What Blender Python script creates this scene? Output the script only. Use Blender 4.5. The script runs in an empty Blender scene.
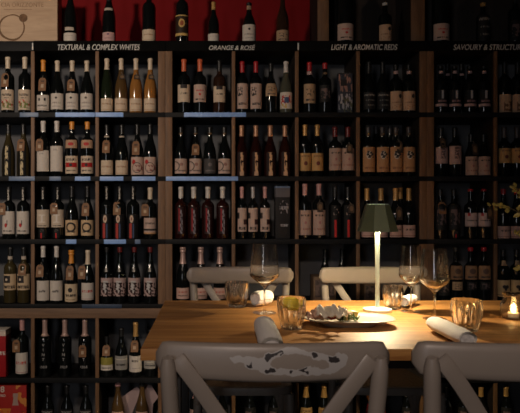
import bpy, bmesh, math, random
from mathutils import Vector, Matrix
random.seed(11)
C = bpy.context.scene.collection
PI = math.pi
F, PX0, PY0, CZ = 620.0, 213.0, 206.0, 1.24       # focal length in px, principal point, eye height
SY = 3.35                                         # front plane of the shelving
def X_(px, Y): return (px - PX0) / F * Y
def Z_(py, Y): return CZ - (py - PY0) / F * Y
TZ = 0.826                                        # table top height

# ------------------------------------------------------------------ materials
def nmat(name):
    m = bpy.data.materials.new(name); m.use_nodes = True
    nt = m.node_tree; b = nt.nodes['Principled BSDF']
    return m, nt, b
def plain(name, col, rough=.5, metal=0, spec=.5, var=.12, scale=30, bump=0, coat=0):
    m, nt, b = nmat(name)
    tc = nt.nodes.new('ShaderNodeTexCoord'); n = nt.nodes.new('ShaderNodeTexNoise')
    n.inputs['Scale'].default_value = scale; n.inputs['Detail'].default_value = 4
    nt.links.new(tc.outputs['Object'], n.inputs['Vector'])
    r = nt.nodes.new('ShaderNodeValToRGB')
    r.color_ramp.elements[0].position = .3; r.color_ramp.elements[1].position = .7
    r.color_ramp.elements[0].color = [c*(1-var) for c in col] + [1]
    r.color_ramp.elements[1].color = [min(1, c*(1+var)) for c in col] + [1]
    nt.links.new(n.outputs['Fac'], r.inputs['Fac']); nt.links.new(r.outputs['Color'], b.inputs['Base Color'])
    b.inputs['Roughness'].default_value = rough; b.inputs['Metallic'].default_value = metal
    b.inputs['Specular IOR Level'].default_value = spec
    b.inputs['Coat Weight'].default_value = coat
    if bump:
        bp = nt.nodes.new('ShaderNodeBump'); bp.inputs['Strength'].default_value = bump; bp.inputs['Distance'].default_value = .01
        nt.links.new(n.outputs['Fac'], bp.inputs['Height']); nt.links.new(bp.outputs['Normal'], b.inputs['Normal'])
    return m
def wood(name, a, c, rough=.5, stretch=(1, 12, 12), plank=None, scale=3, gl=.5):
    m, nt, b = nmat(name); L = nt.links.new
    tc = nt.nodes.new('ShaderNodeTexCoord'); mp = nt.nodes.new('ShaderNodeMapping')
    mp.inputs['Scale'].default_value = stretch; L(tc.outputs['Object'], mp.inputs['Vector'])
    n = nt.nodes.new('ShaderNodeTexNoise'); n.inputs['Scale'].default_value = scale; n.inputs['Detail'].default_value = 8
    n.inputs['Roughness'].default_value = .65; n.inputs['Distortion'].default_value = .6
    L(mp.outputs['Vector'], n.inputs['Vector'])
    r = nt.nodes.new('ShaderNodeValToRGB'); r.color_ramp.elements[0].position = .32; r.color_ramp.elements[1].position = .7
    r.color_ramp.elements[0].color = list(a) + [1]; r.color_ramp.elements[1].color = list(c) + [1]
    L(n.outputs['Fac'], r.inputs['Fac']); col = r.outputs['Color']
    if plank:
        br = nt.nodes.new('ShaderNodeTexBrick'); br.inputs['Scale'].default_value = 1
        br.inputs['Brick Width'].default_value = plank[0]; br.inputs['Row Height'].default_value = plank[1]
        br.inputs['Mortar Size'].default_value = .0009; br.inputs['Bias'].default_value = 0
        br.inputs['Color1'].default_value = (.68, .66, .62, 1); br.inputs['Color2'].default_value = (1.0, 1.0, 1.0, 1)
        br.inputs['Mortar'].default_value = (.35, .3, .25, 1); br.offset = .37
        L(tc.outputs['Object'], br.inputs['Vector'])
        mx = nt.nodes.new('ShaderNodeMix'); mx.data_type = 'RGBA'; mx.blend_type = 'MULTIPLY'; mx.inputs[0].default_value = .85
        L(col, mx.inputs[6]); L(br.outputs['Color'], mx.inputs[7]); col = mx.outputs[2]
    L(col, b.inputs['Base Color']); b.inputs['Roughness'].default_value = rough; b.inputs['Specular IOR Level'].default_value = gl
    bp = nt.nodes.new('ShaderNodeBump'); bp.inputs['Strength'].default_value = .15; bp.inputs['Distance'].default_value = .004
    L(n.outputs['Fac'], bp.inputs['Height']); L(bp.outputs['Normal'], b.inputs['Normal'])
    return m
def bottle_glass(name, col, rough=.07):
    m, nt, b = nmat(name)
    b.inputs['Base Color'].default_value = (*col, 1); b.inputs['Roughness'].default_value = rough
    b.inputs['Specular IOR Level'].default_value = .5
    return m
def thin_glass(name, tint=(.97, .97, .96), rough=.02, gain=1.0, bump=0):
    m, nt, b = nmat(name); nt.nodes.remove(b); L = nt.links.new
    out = nt.nodes['Material Output']
    t = nt.nodes.new('ShaderNodeBsdfTransparent'); t.inputs['Color'].default_value = (*tint, 1)
    g = nt.nodes.new('ShaderNodeBsdfGlossy'); g.inputs['Roughness'].default_value = rough
    lw = nt.nodes.new('ShaderNodeLayerWeight'); lw.inputs['Blend'].default_value = .5
    k = N(nt); f4 = k.m('ADD', k.m('MULTIPLY', k.m('POWER', lw.outputs['Facing'], 4.0), .62), .045)
    mu = nt.nodes.new('ShaderNodeMath'); mu.operation = 'MULTIPLY'; mu.inputs[1].default_value = gain; mu.use_clamp = True
    mx = nt.nodes.new('ShaderNodeMixShader')
    L(f4, mu.inputs[0]); L(mu.outputs[0], mx.inputs['Fac']); L(t.outputs[0], mx.inputs[1]); L(g.outputs[0], mx.inputs[2])
    L(mx.outputs[0], out.inputs['Surface'])
    return m
def solid_glass(name, mixv=.5):
    m, nt, b = nmat(name); L = nt.links.new; out = nt.nodes['Material Output']
    b.inputs['Transmission Weight'].default_value = 1; b.inputs['Roughness'].default_value = 0; b.inputs['IOR'].default_value = 1.45
    b.inputs['Base Color'].default_value = (.98, .97, .95, 1)
    t = nt.nodes.new('ShaderNodeBsdfTransparent'); t.inputs['Color'].default_value = (.95, .94, .92, 1)
    mx = nt.nodes.new('ShaderNodeMixShader'); mx.inputs['Fac'].default_value = mixv
    L(t.outputs[0], mx.inputs[1]); L(b.outputs[0], mx.inputs[2]); L(mx.outputs[0], out.inputs['Surface'])
    return m
def emis(name, col, s):
    m, nt, b = nmat(name)
    b.inputs['Base Color'].default_value = (.8, .8, .8, 1)
    b.inputs['Emission Color'].default_value = (*col, 1); b.inputs['Emission Strength'].default_value = s
    return m
class N:                                          # tiny maths-node helper for printed designs
    def __init__(s, nt): s.nt = nt
    def m(s, op, a, b=None):
        n = s.nt.nodes.new('ShaderNodeMath'); n.operation = op
        for i, v in enumerate((a, b)):
            if v is None: continue
            if isinstance(v, (int, float)): n.inputs[i].default_value = v
            else: s.nt.links.new(v, n.inputs[i])
        return n.outputs[0]
    def between(s, x, a, b): return s.m('MULTIPLY', s.m('GREATER_THAN', x, a), s.m('LESS_THAN', x, b))
def printed(name, base, ops, rough=.6, asp=1.0):
    """paper with a printed design in the part's own UV (u across, v up); asp = width / height"""
    m, nt, b = nmat(name); L = nt.links.new; k = N(nt)
    uvn = nt.nodes.new('ShaderNodeTexCoord'); uvo = uvn.outputs['UV']
    sp = nt.nodes.new('ShaderNodeSeparateXYZ'); L(uvo, sp.inputs[0]); u, v = sp.outputs[0], sp.outputs[1]
    tc = nt.nodes.new('ShaderNodeTexCoord'); pn = nt.nodes.new('ShaderNodeTexNoise'); pn.inputs['Scale'].default_value = 60
    L(tc.outputs['Object'], pn.inputs['Vector'])
    r = nt.nodes.new('ShaderNodeValToRGB'); r.color_ramp.elements[0].color = [c*.88 for c in base] + [1]; r.color_ramp.elements[1].color = [min(1, c*1.08) for c in base] + [1]
    L(pn.outputs['Fac'], r.inputs['Fac']); col = r.outputs['Color']
    for op in ops:
        t, c = op[0], op[-1]
        if t == 'band': msk = k.between(v, op[1], op[2])
        elif t == 'rect': msk = k.m('MULTIPLY', k.between(u, op[1], op[2]), k.between(v, op[3], op[4]))
        elif t in ('disc', 'ring'):
            du = k.m('MULTIPLY', k.m('SUBTRACT', u, op[1]), asp); dv = k.m('SUBTRACT', v, op[2])
            d = k.m('SQRT', k.m('ADD', k.m('MULTIPLY', du, du), k.m('MULTIPLY', dv, dv)))
            msk = k.m('LESS_THAN', d, op[3]) if t == 'disc' else k.between(d, op[3]-op[4], op[3]+op[4])
        elif t in ('text', 'blot'):
            mp = nt.nodes.new('ShaderNodeMapping'); L(uvo, mp.inputs['Vector'])
            fx, fy = (34, 6) if t == 'text' else (op[6], op[6])
            mp.inputs['Scale'].default_value = (fx, fy, 1); mp.inputs['Location'].default_value = (op[1]*7.3, op[3]*5.1, 0)
            n = nt.nodes.new('ShaderNodeTexNoise'); n.inputs['Scale'].default_value = 1; n.inputs['Detail'].default_value = 1
            L(mp.outputs[0], n.inputs['Vector'])
            msk = k.m('MULTIPLY', k.m('MULTIPLY', k.between(u, op[1], op[2]), k.between(v, op[3], op[4])), k.m('GREATER_THAN', n.outputs['Fac'], .47 if t == 'text' else op[5]))
        mx = nt.nodes.new('ShaderNodeMix'); mx.data_type = 'RGBA'
        L(msk, mx.inputs[0]); L(col, mx.inputs[6]); mx.inputs[7].default_value = (*c, 1); col = mx.outputs[2]
    L(col, b.inputs['Base Color']); b.inputs['Roughness'].default_value = rough; b.inputs['Specular IOR Level'].default_value = .25
    return m

# ------------------------------------------------------------------ mesh helpers
def link(name, me, mat=None, parent=None):
    o = bpy.data.objects.new(name, me); C.objects.link(o)
    if mat is not None: me.materials.append(mat)
    if parent is not None: o.parent = parent
    return o
def fin(name, bm, mat, parent=None, smooth=True, ang=40):
    me = bpy.data.meshes.new(name)
    bmesh.ops.recalc_face_normals(bm, faces=bm.faces)
    bm.to_mesh(me); bm.free()
    if smooth:
        me.polygons.foreach_set('use_smooth', [True]*len(me.polygons))
        me.set_sharp_from_angle(angle=math.radians(ang))
    return link(name, me, mat, parent)
def bx(bm, x0, x1, y0, y1, z0, z1, bev=0, uv=False):
    r = bmesh.ops.create_cube(bm, size=1)
    vs = r['verts']
    for v in vs:
        v.co = Vector(((x0+x1)/2 + v.co.x*(x1-x0), (y0+y1)/2 + v.co.y*(y1-y0), (z0+z1)/2 + v.co.z*(z1-z0)))
    if uv:
        ul = bm.loops.layers.uv.verify()
        for f in {f for v in vs for f in v.link_faces}:
            for l in f.loops:
                c = l.vert.co; l[ul].uv = ((c.x-x0)/(x1-x0), (c.z-z0)/(z1-z0))
    if bev:
        es = {e for v in vs for e in v.link_edges}
        bmesh.ops.bevel(bm, geom=list(es), offset=bev, segments=2, affect='EDGES', profile=.6)
def box(name, x0, x1, y0, y1, z0, z1, mat, parent=None, bev=.002, uv=False, smooth=True):
    bm = bmesh.new(); bx(bm, x0, x1, y0, y1, z0, z1, bev, uv)
    return fin(name, bm, mat, parent, smooth)
def lathe(bm, prof, seg=24, a0=0, a1=2*PI, uv=False, flute=None):
    """prof: list of (r, z) from bottom to top"""
    full = abs(a1-a0) > 6.28
    n = seg if full else seg+1
    rows = []
    for i, (r, z) in enumerate(prof):
        row = []
        for j in range(n):
            a = a0 + (a1-a0)*j/seg
            rr = r*(1 + (flute(a, i) if flute else 0))
            row.append(bm.verts.new((rr*math.sin(a), -rr*math.cos(a), z)))
        rows.append(row)
    ul = bm.loops.layers.uv.verify() if uv else None
    for i in range(len(rows)-1):
        for j in range(seg):
            k = (j+1) % n
            f = bm.faces.new((rows[i][j], rows[i][k], rows[i+1][k], rows[i+1][j]))
            if uv:
                z0, z1 = prof[0][1], prof[-1][1]
                for l, (jj, ii) in zip(f.loops, ((j, i), (j+1, i), (j+1, i+1), (j, i+1))):
                    l[ul].uv = (jj/seg, (prof[ii][1]-z0)/(z1-z0))
    return rows
def cap(bm, row):
    if len(row) > 2: bm.faces.new(row)
def tube(bm, pts, rad, seg=10, flat=1.0, caps=True):
    """round (or flattened) bar along points; rad a number or one per point"""
    pts = [Vector(p) for p in pts]; rows = []
    rs = rad if isinstance(rad, (list, tuple)) else [rad]*len(pts)
    up = Vector((0, 0, 1))
    for i, p in enumerate(pts):
        t = (pts[min(i+1, len(pts)-1)] - pts[max(i-1, 0)]).normalized()
        s = t.cross(up)
        if s.length < 1e-3: s = t.cross(Vector((0, 1, 0)))
        s.normalize(); w = s.cross(t).normalized()
        rows.append([bm.verts.new(p + (s*math.cos(2*PI*j/seg)*flat + w*math.sin(2*PI*j/seg))*rs[i]) for j in range(seg)])
    for a, b in zip(rows, rows[1:]):
        for j in range(seg): bm.faces.new((a[j], a[(j+1) % seg], b[(j+1) % seg], b[j]))
    if caps: cap(bm, rows[0]); cap(bm, rows[-1])
def catmull(P, n=6):
    P = [Vector(p) for p in P]; out = []
    for i in range(len(P)-1):
        a, b, c, d = P[max(i-1, 0)], P[i], P[i+1], P[min(i+2, len(P)-1)]
        for k in range(n):
            t = k/n; out.append(.5*((2*b) + (c-a)*t + (2*a-5*b+4*c-d)*t*t + (3*b-a-3*c+d)*t**3))
    out.append(P[-1]); return out
def empty(name, loc, label, cat, group=None, rz=0):
    o = bpy.data.objects.new(name, None); o.empty_display_size = .05; C.objects.link(o)
    o.location = loc; o.rotation_euler = (0, 0, rz)
    o['label'] = label; o['category'] = cat
    if group: o['group'] = group
    return o
def tag(o, label, cat, group=None):
    o['label'] = label; o['category'] = cat
    if group: o['group'] = group
    return o
def text_mesh(s, size, shear=0, align='CENTER', ext=.0006, bold=0, space=1.0, bend=None):
    cu = bpy.data.curves.new('lettering', 'FONT'); cu.body = s; cu.size = size; cu.shear = shear
    cu.align_x = align; cu.align_y = 'CENTER'; cu.extrude = ext; cu.offset = bold; cu.space_character = space
    o = bpy.data.objects.new('lettering', cu); C.objects.link(o)
    dg = bpy.context.evaluated_depsgraph_get(); dg.update()
    me = bpy.data.meshes.new_from_object(o.evaluated_get(dg))
    bpy.data.objects.remove(o)
    for v in me.vertices:                          # stand upright facing -Y
        x, y, z = v.co
        if bend: v.co = ((bend+z)*math.sin(x/bend), -(bend+z)*math.cos(x/bend), y)
        else: v.co = (x, -z, y)
    return me
def structure(o): o['kind'] = 'structure'; return o

# ------------------------------------------------------------------ palette
M = {}
M['shelf_wood'] = wood('shelf_wood', (.12, .06, .028), (.25, .13, .06), .6, (14, 14, 1.2), scale=3)
M['beam_wood'] = wood('beam_wood', (.13, .07, .036), (.25, .14, .075), .6, (1.2, 14, 14), scale=3)
M['dark_wood'] = wood('dark_wood', (.02, .013, .009), (.04, .026, .018), .6, (14, 14, 1.2), scale=3)
M['black_steel'] = plain('black_steel', (.007, .007, .0075), .6, var=.2, spec=.2)
M['board_black'] = plain('board_black', (.005, .005, .005), .8, var=.3, scale=12, spec=.05)
M['panel_black'] = plain('panel_black', (.022, .017, .014), .7, var=.2, scale=12, spec=.2)
M['back_grey'] = plain('back_grey', (.125, .125, .13), .8, var=.18, scale=5, spec=.15)
M['chalk'] = plain('chalk', (.72, .70, .66), .9, var=.25, scale=160)
M['red_wall'] = plain('red_wall', (.20, .005, .007), .75, var=.08, scale=4, spec=.15)
M['plaster'] = plain('plaster', (.045, .038, .033), .9, var=.15, scale=6, bump=.1)
M['ceil'] = plain('ceiling_paint', (.05, .045, .04), .9, var=.1, scale=6)
M['floor'] = wood('floor_wood', (.03, .018, .01), (.07, .042, .024), .55, (10, 1, 10), (.14, 1.2))
M['table'] = wood('table_wood', (.28, .112, .030), (.56, .285, .088), .5, (1.0, 16, 16), (.95, .105), 2.6, .3)
M['price_blue'] = plain('price_blue', (.25, .42, .80), .45, var=.12, scale=25)
M['price_dim'] = plain('price_dim', (.03, .05, .09), .45, var=.12, scale=25)
M['paint_pale'] = plain('paint_pale', (.36, .34, .33), .7, var=.2, scale=120)
M['price_grey'] = plain('price_grey', (.12, .18, .30), .45, var=.12, scale=25)
G = {'black': bottle_glass('black_glass', (.005, .006, .006)), 'green': bottle_glass('green_glass', (.012, .018, .009)),
     'amber': bottle_glass('amber_glass', (.30, .13, .032), .12), 'half': bottle_glass('straw_glass', (.09, .05, .018), .1),
     'rose': bottle_glass('rose_glass', (.020, .005, .004), .08), 'brown': bottle_glass('brown_glass', (.028, .013, .008)),
     'gold': bottle_glass('yellow_glass', (.045, .034, .014), .1), 'pale': bottle_glass('pale_glass', (.07, .07, .05), .1)}
K = {}
for n, c in dict(white=(.62, .57, .52), cream=(.66, .54, .40), orange=(.72, .28, .04), redorange=(.62, .13, .05), red=(.42, .02, .025),
                 pink=(.56, .30, .28), gold=(.52, .30, .10), black=(.012, .012, .012), silver=(.45, .43, .42), copper=(.5, .26, .15),
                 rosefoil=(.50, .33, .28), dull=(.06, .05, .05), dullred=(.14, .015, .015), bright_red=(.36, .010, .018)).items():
    K[n] = plain('capsule_'+n, c, .38, metal=.25 if n in ('gold', 'silver', 'copper', 'rosefoil') else 0, var=.08, scale=50)
ink, wht, crm, tan, pnk = (.03, .025, .025), (.62, .55, .48), (.62, .49, .36), (.50, .30, .15), (.52, .375, .31)
red, grn, gold, blu = (.45, .03, .03), (.16, .20, .06), (.55, .36, .12), (.06, .09, .18)
P = {}
def pr(n, base, *ops, asp=1.0): P[n] = printed('paper_'+n, base, ops, asp=asp)
pr('scenic', crm, ('blot', .05, .95, .08, .42, .5, 5, grn), ('blot', .1, .9, .2, .5, .58, 9, red), ('text', .2, .8, .68, .8, ink), ('text', .3, .7, .55, .62, ink))
pr('plainmark', wht, ('text', .3, .7, .62, .76, ink), ('text', .15, .85, .2, .26, (.3, .26, .24)))
pr('gable', wht, ('rect', .28, .4, .62, .8, ink), ('rect', .62, .74, .62, .8, ink), ('text', .2, .8, .25, .36, ink), ('band', .06, .1, (.4, .3, .25)))
pr('crest', wht, ('disc', .5, .72, .07, ink), ('text', .2, .8, .36, .46, (.3, .25, .22)), ('text', .25, .75, .16, .22, (.35, .3, .28)))
pr('lowline', crm, ('text', .2, .8, .5, .62, (.35, .2, .12)), ('band', .08, .12, (.4, .25, .15)))
pr('rosemark', pnk, ('text', .25, .75, .62, .7, red), ('disc', .5, .45, .07, red), ('text', .2, .8, .12, .2, ink))
pr('blackneck', crm, ('rect', .28, .72, .78, 1.0, ink), ('text', .25, .75, .45, .55, ink))
pr('stag', pnk, ('blot', .12, .5, .5, .85, .5, 9, ink), ('text', .2, .8, .15, .25, ink))
pr('comic', wht, ('blot', .1, .9, .3, .8, .5, 7, red), ('rect', .35, .65, .35, .7, blu), ('blot', .1, .5, .02, .3, .5, 6, gold))
pr('parch', (.42, .28, .17), ('blot', .2, .8, .35, .75, .55, 8, (.12, .09, .06)), ('text', .2, .8, .12, .22, ink))
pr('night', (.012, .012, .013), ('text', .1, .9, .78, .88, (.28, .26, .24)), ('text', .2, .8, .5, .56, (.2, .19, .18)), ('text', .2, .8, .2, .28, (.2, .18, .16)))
pr('fresco', (.52, .34, .22), ('disc', .68, .74, .11, ink), ('text', .15, .85, .38, .45, (.25, .14, .08)), ('blot', .15, .85, .08, .3, .55, 7, (.4, .2, .1)))
pr('pinkband', (.008, .008, .008), ('band', .05, .2, (.5, .32, .3)), ('rect', .42, .56, .5, .98, (.42, .40, .40)), ('text', .2, .8, .3, .42, (.35, .2, .2)))
pr('peak', (.50, .34, .22), ('blot', .3, .9, .05, .6, .48, 4, (.16, .08, .04)))
pr('goldcol', (.008, .008, .007), ('blot', .34, .66, .02, .98, .46, 7, (.60, .48, .28)))
pr('tall', wht, ('text', .35, .65, .82, .88, (.35, .3, .28)))
pr('redlip', crm, ('rect', .12, .88, .36, .62, (.42, .02, .02)), ('text', .2, .8, .72, .86, ink), ('text', .2, .8, .14, .2, ink), ('disc', .5, .49, .09, ink))
pr('poppy', pnk, ('disc', .3, .72, .13, red), ('blot', .35, .9, .2, .55, .52, 7, (.2, .05, .05)), ('ring', .5, .4, .28, .02, ink))
pr('arch', pnk, ('ring', .12, .5, .3, .03, ink), ('disc', .55, .62, .11, (.3, .16, .13)), ('text', .35, .9, .15, .25, ink))
pr('archdark', (.06, .055, .055), ('disc', .5, .6, .12, (.16, .14, .14)), ('text', .2, .8, .15, .25, (.2, .18, .17)))
pr('firecol', (.018, .005, .004), ('blot', .36, .64, .02, .98, .44, 6, (.60, .36, .20)), ('rect', .3, .7, .0, .18, (.55, .35, .22)))
pr('ochre', (.50, .30, .12), ('disc', .5, .42, .12, (.15, .04, .03)), ('text', .2, .8, .78, .88, (.2, .1, .05)))
pr('salmon', (.46, .315, .255), ('text', .2, .8, .75, .83, ink), ('text', .15, .85, .2, .28, (.3, .12, .1)), ('disc', .5, .5, .06, (.35, .15, .15)))
pr('medal', (.46, .25, .12), ('disc', .45, .68, .17, wht), ('blot', .3, .75, .56, .84, .47, 7, ink), ('text', .2, .8, .12, .2, (.25, .12, .06)))
pr('tree', (.48, .32, .29), ('blot', .35, .65, .3, .95, .46, 9, (.12, .08, .08)))
pr('sketch', wht, ('disc', .42, .38, .09, red), ('rect', .48, .53, .38, .6, ink), ('text', .2, .8, .1, .16, ink))
pr('zed', (.58, .47, .36), ('rect', .3, .7, .66, .72, (.7, .62, .55)), ('rect', .3, .7, .26, .32, (.7, .62, .55)), ('rect', .46, .56, .3, .7, (.7, .62, .55)), ('text', .2, .8, .06, .12, ink))
pr('omega', (.60, .42, .25), ('ring', .5, .54, .26, .055, ink), ('rect', .22, .45, .2, .27, ink), ('rect', .55, .78, .2, .27, ink))
pr('stripe', (.008, .008, .009), ('rect', .22, .44, .0, .62, (.42, .05, .04)), ('rect', .52, .62, .0, .6, blu), ('disc', .42, .8, .16, (.62, .46, .34)), ('disc', .42, .8, .07, (.3, .12, .08)))
pr('twoband', pnk, ('band', .2, .32, ink), ('text', .2, .8, .6, .72, ink), ('band', .0, .1, (.55, .3, .15)))
pr('ribbon', (.018, .005, .005), ('rect', .2, .42, .1, .95, (.24, .012, .016)), ('blot', .42, .74, .0, .9, .5, 8, (.30, .27, .30)))
pr('figure', pnk, ('rect', .0, .26, .55, .8, ink), ('rect', .62, 1, .3, .52, (.05, .02, .02)), ('text', .2, .8, .08, .2, ink))
pr('redstreak', (.006, .006, .006), ('rect', .34, .54, .02, .55, (.5, .02, .02)), ('blot', .25, .75, .7, .95, .55, 6, (.25, .2, .18)))
pr('foot', (.52, .34, .29), ('text', .2, .8, .55, .7, ink), ('band', .1, .16, (.3, .15, .12)))
pr('redtab', (.56, .42, .38), ('rect', .2, .35, .78, 1., red), ('text', .15, .85, .4, .5, ink), ('band', .0, .08, (.3, .2, .18)))
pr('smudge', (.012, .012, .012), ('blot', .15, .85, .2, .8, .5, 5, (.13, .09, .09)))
pr('window', (.58, .42, .26), ('rect', .12, .6, .45, .9, ink), ('text', .1, .9, .1, .3, ink), ('disc', .36, .66, .08, crm))
pr('stamp', wht, ('text', .3, .7, .42, .54, ink))
pr('oval', (.62, .48, .32), ('disc', .5, .66, .13, ink), ('text', .15, .85, .28, .42, ink), ('text', .2, .8, .08, .14, (.3, .2, .1)))
pr('redscript', wht, ('text', .15, .85, .45, .58, red), ('band', .05, .08, (.4, .2, .2)))
pr('photo', (.48, .34, .31), ('rect', .3, .62, .2, .85, (.5, .47, .45)), ('blot', .0, 1, .0, .75, .5, 6, (.03, .012, .012)))
pr('sparkling', (.55, .35, .28), ('text', .2, .8, .55, .7, (.4, .08, .06)), ('text', .2, .8, .25, .35, ink))
pr('label_tan', (.30, .17, .09), ('disc', .5, .6, .2, (.12, .07, .05)), ('text', .15, .85, .12, .25, ink))
pr('heart', (.55, .38, .20), ('disc', .42, .6, .11, ink), ('disc', .58, .6, .11, ink), ('rect', .43, .57, .36, .6, ink), ('band', .08, .12, ink))
pr('limeband', wht, ('band', .42, 1.0, (.28, .24, .05)), ('text', .2, .8, .15, .25, ink))
pr('greyband', (.32, .30, .27), ('band', .72, .8, (.55, .5, .4)), ('text', .2, .8, .3, .45, ink))
pr('whitepaper', wht, ('text', .25, .75, .6, .68, (.4, .34, .3)))
pr('roundel', (.55, .34, .32), ('disc', .5, .78, .09, (.12, .05, .12)), ('text', .25, .75, .25, .4, (.35, .2, .2)))
pr('goldfig', (.03, .018, .01), ('disc', .5, .6, .2, gold), ('disc', .5, .6, .12, (.3, .08, .03)), ('band', .02, .14, gold), ('band', .93, .98, gold))
pr('tag', (.23, .115, .055), ('rect', .32, .68, .24, .52, (.46, .34, .23)), ('text', .25, .75, .66, .8, ink))
pr('dottag', (.05, .035, .025), ('disc', .5, .5, .3, (.18, .11, .06)))
pr('neckdiamond', (.45, .28, .18), ('disc', .5, .5, .2, red))
pr('neckmark', (.008, .008, .008), ('blot', .3, .7, .0, 1., .45, 5, (.6, .55, .48)))
pr('neckband', (.5, .42, .34))
pr('pinkdot', (.55, .36, .34))

# ------------------------------------------------------------------ the room
def flat(name, x0, x1, y0, y1, z0, z1, m): return structure(box(name, x0, x1, y0, y1, z0, z1, m, bev=0, smooth=False))
flat('floor', -2.7, 3.9, -2.6, 3.85, -.1, 0, M['floor'])
flat('ceiling', -2.7, 3.9, -2.6, 3.85, 3.0, 3.1, M['ceil'])
flat('wall_back', -2.7, 3.9, 3.71, 3.81, 0, 3.0, M['red_wall'])
flat('wall_left', -2.75, -2.65, -2.6, 3.85, 0, 3.0, M['plaster'])
flat('wall_right', 3.85, 3.95, -2.6, 3.85, 0, 3.0, M['plaster'])
flat('wall_front', -2.7, 3.9, -2.65, -2.55, 0, 3.0, M['plaster'])

# ------------------------------------------------------------------ shelving
BY = SY + .32                                     # back panel face
def sx(px): return X_(px, SY)
def sz(py): return Z_(py, SY)
S_TOP = [sz(41), sz(112.3), sz(176.3), sz(239.2), sz(304), sz(378), .014]   # shelf upper faces, top ledge to base
S_BOT = [sz(51), sz(117.2), sz(181), sz(244), sz(308.3), sz(383), .001]
def shelving(edges, divs, label, beam_x):
    xa, xb = sx(edges[0]), sx(edges[1])
    t = empty('shelving_unit', ((xa+xb)/2, SY, 0), label, 'shelf', 'dark wine shelving units along the back wall')
    ox, oy = (xa+xb)/2, SY
    def P_(name, x0, x1, y0, y1, z0, z1, m): return box(name, x0-ox, x1-ox, y0-oy, y1-oy, z0, z1, m, t, .0012)
    w = 7.0/185
    top = S_BOT[0]
    for x0, x1, nm in [(xa, xa+w, 'side_panel'), (xb-w, xb, 'side_panel')] + [(sx(d)-.0095, sx(d)+.0095, 'divider') for d in divs]:
        p = P_(nm, x0+.0008, x1-.0008, SY+.0162, BY, 0.001, top, M['panel_black'])
        box('edge_strip', x0-ox, x1-ox, .003, .016, .001, top, M['shelf_wood'], p, .0012)
    P_('back_panel', xa, xb, BY, BY+.018, .001, top, M['back_grey'])
    for i in range(len(S_TOP)):
        # a board slots past the uprights: its black steel edge runs in front of them
        P_('shelf_board', xa, xb, SY, BY, S_BOT[i], S_TOP[i], M['black_steel'])
    P_('beam', xa+.001, xb-.001, SY+.001, SY+.03, sz(318.2), S_BOT[4]-.0005, M['beam_wood'])
    return t, ox, oy
u1, _, _ = shelving((-97, 165), (-31.5, 32.5, 97), 'left wine shelving unit with brown uprights, behind the table\'s left end', None)
u2, o2x, o2y = shelving((165.2, 427), (233.5, 297, 358.3), 'middle wine shelving unit with brown uprights, behind the rear chairs', None)
u3, o3x, o3y = shelving((427.2, 689), (496, 559, 622), 'right wine shelving unit with brown uprights, behind the candle and leafy sprigs', None)
# uprights and dark back of the ledge compartment
UT = 2.75
def up_(u, ox, oy, x0, x1, m, y0=SY+.05, y1=BY, name='ledge_upright'):
    p = box(name, x0-ox, x1-ox, y0-oy, y1-oy, S_TOP[0]+.0005, UT, m if 'panel' in name else M['panel_black'], u, .0012)
    if 'panel' not in name: box('edge_strip', x0-ox-.0006, x1-ox+.0006, y0-oy-.0125, y0-oy-.0002, S_TOP[0]+.0005, UT, m, p, .0012)
up_(u2, o2x, o2y, sx(319), sx(330), M['shelf_wood'])
up_(u2, o2x, o2y, sx(331), sx(426), M['dark_wood'], BY, BY+.018, 'ledge_back_panel')
up_(u2, o2x, o2y, sx(413), sx(426.5), M['shelf_wood'], SY+.04)
up_(u3, o3x, o3y, sx(427.5), sx(688), M['dark_wood'], BY, BY+.018, 'ledge_back_panel')

# sign boards carried on the ledge edge
def sign(x0, x1, txt, tpx0, tpx1, label):
    xa, xb = sx(x0), sx(x1); zc = (S_TOP[0]+S_BOT[0])/2
    t = empty('sign_board', ((xa+xb)/2, SY-.003, zc), label, 'sign', 'lettered sign boards along the top shelf edge')
    w = (xb-xa)/2 - .0008
    box('board', -w, w, -.003, .003, S_BOT[0]-zc, S_TOP[0]-zc, M['board_black'], t, .0008)
    me = text_mesh(txt, .040, shear=.22, bold=.0002, space=1.0)
    xs = [v.co.x for v in me.vertices]; zs = [v.co.z for v in me.vertices]
    wt = (tpx1-tpx0)/185; f = wt/(max(xs)-min(xs)); cx = (max(xs)+min(xs))/2; h = max(zs)-min(zs)
    g = (5.6/185)/h; tx = sx((tpx0+tpx1)/2) - (xa+xb)/2; cz = (max(zs)+min(zs))/2
    for v in me.vertices: v.co = ((v.co.x-cx)*f+tx, v.co.y-.0036, (v.co.z-cz)*g - .008)
    link('lettering', me, M['chalk'], t)
    return t, w
sign(33.5, 165.5, 'TEXTURAL & COMPLEX WHITES', 58, 140, 'black sign board lettered for textural and complex whites')
sign(165.5, 298, 'ORANGE & ROSÉ', 209, 255, 'black sign board lettered for orange and rosé')
sign(298, 428, 'LIGHT & AROMATIC REDS', 331, 397, 'black sign board lettered for light and aromatic reds')
sign(428, 560, 'SAVOURY & STRUCTURED REDS', 453, 545, 'black sign board lettered for savoury and structured reds')
for px, lb in ((33.2, 'white upright clip joining sign boards left of the whites lettering'), (298, 'white upright clip joining the rosé and light reds sign boards')):
    zc = (S_TOP[0]+S_BOT[0])/2
    o = box('joint_clip', -.0035, .0035, -.0065, -.0005, -.024, .014, M['chalk'], None, .001); o.location = (sx(px), SY-.006, zc)
    tag(o, lb, 'clip', 'white clips between the sign boards')

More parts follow.
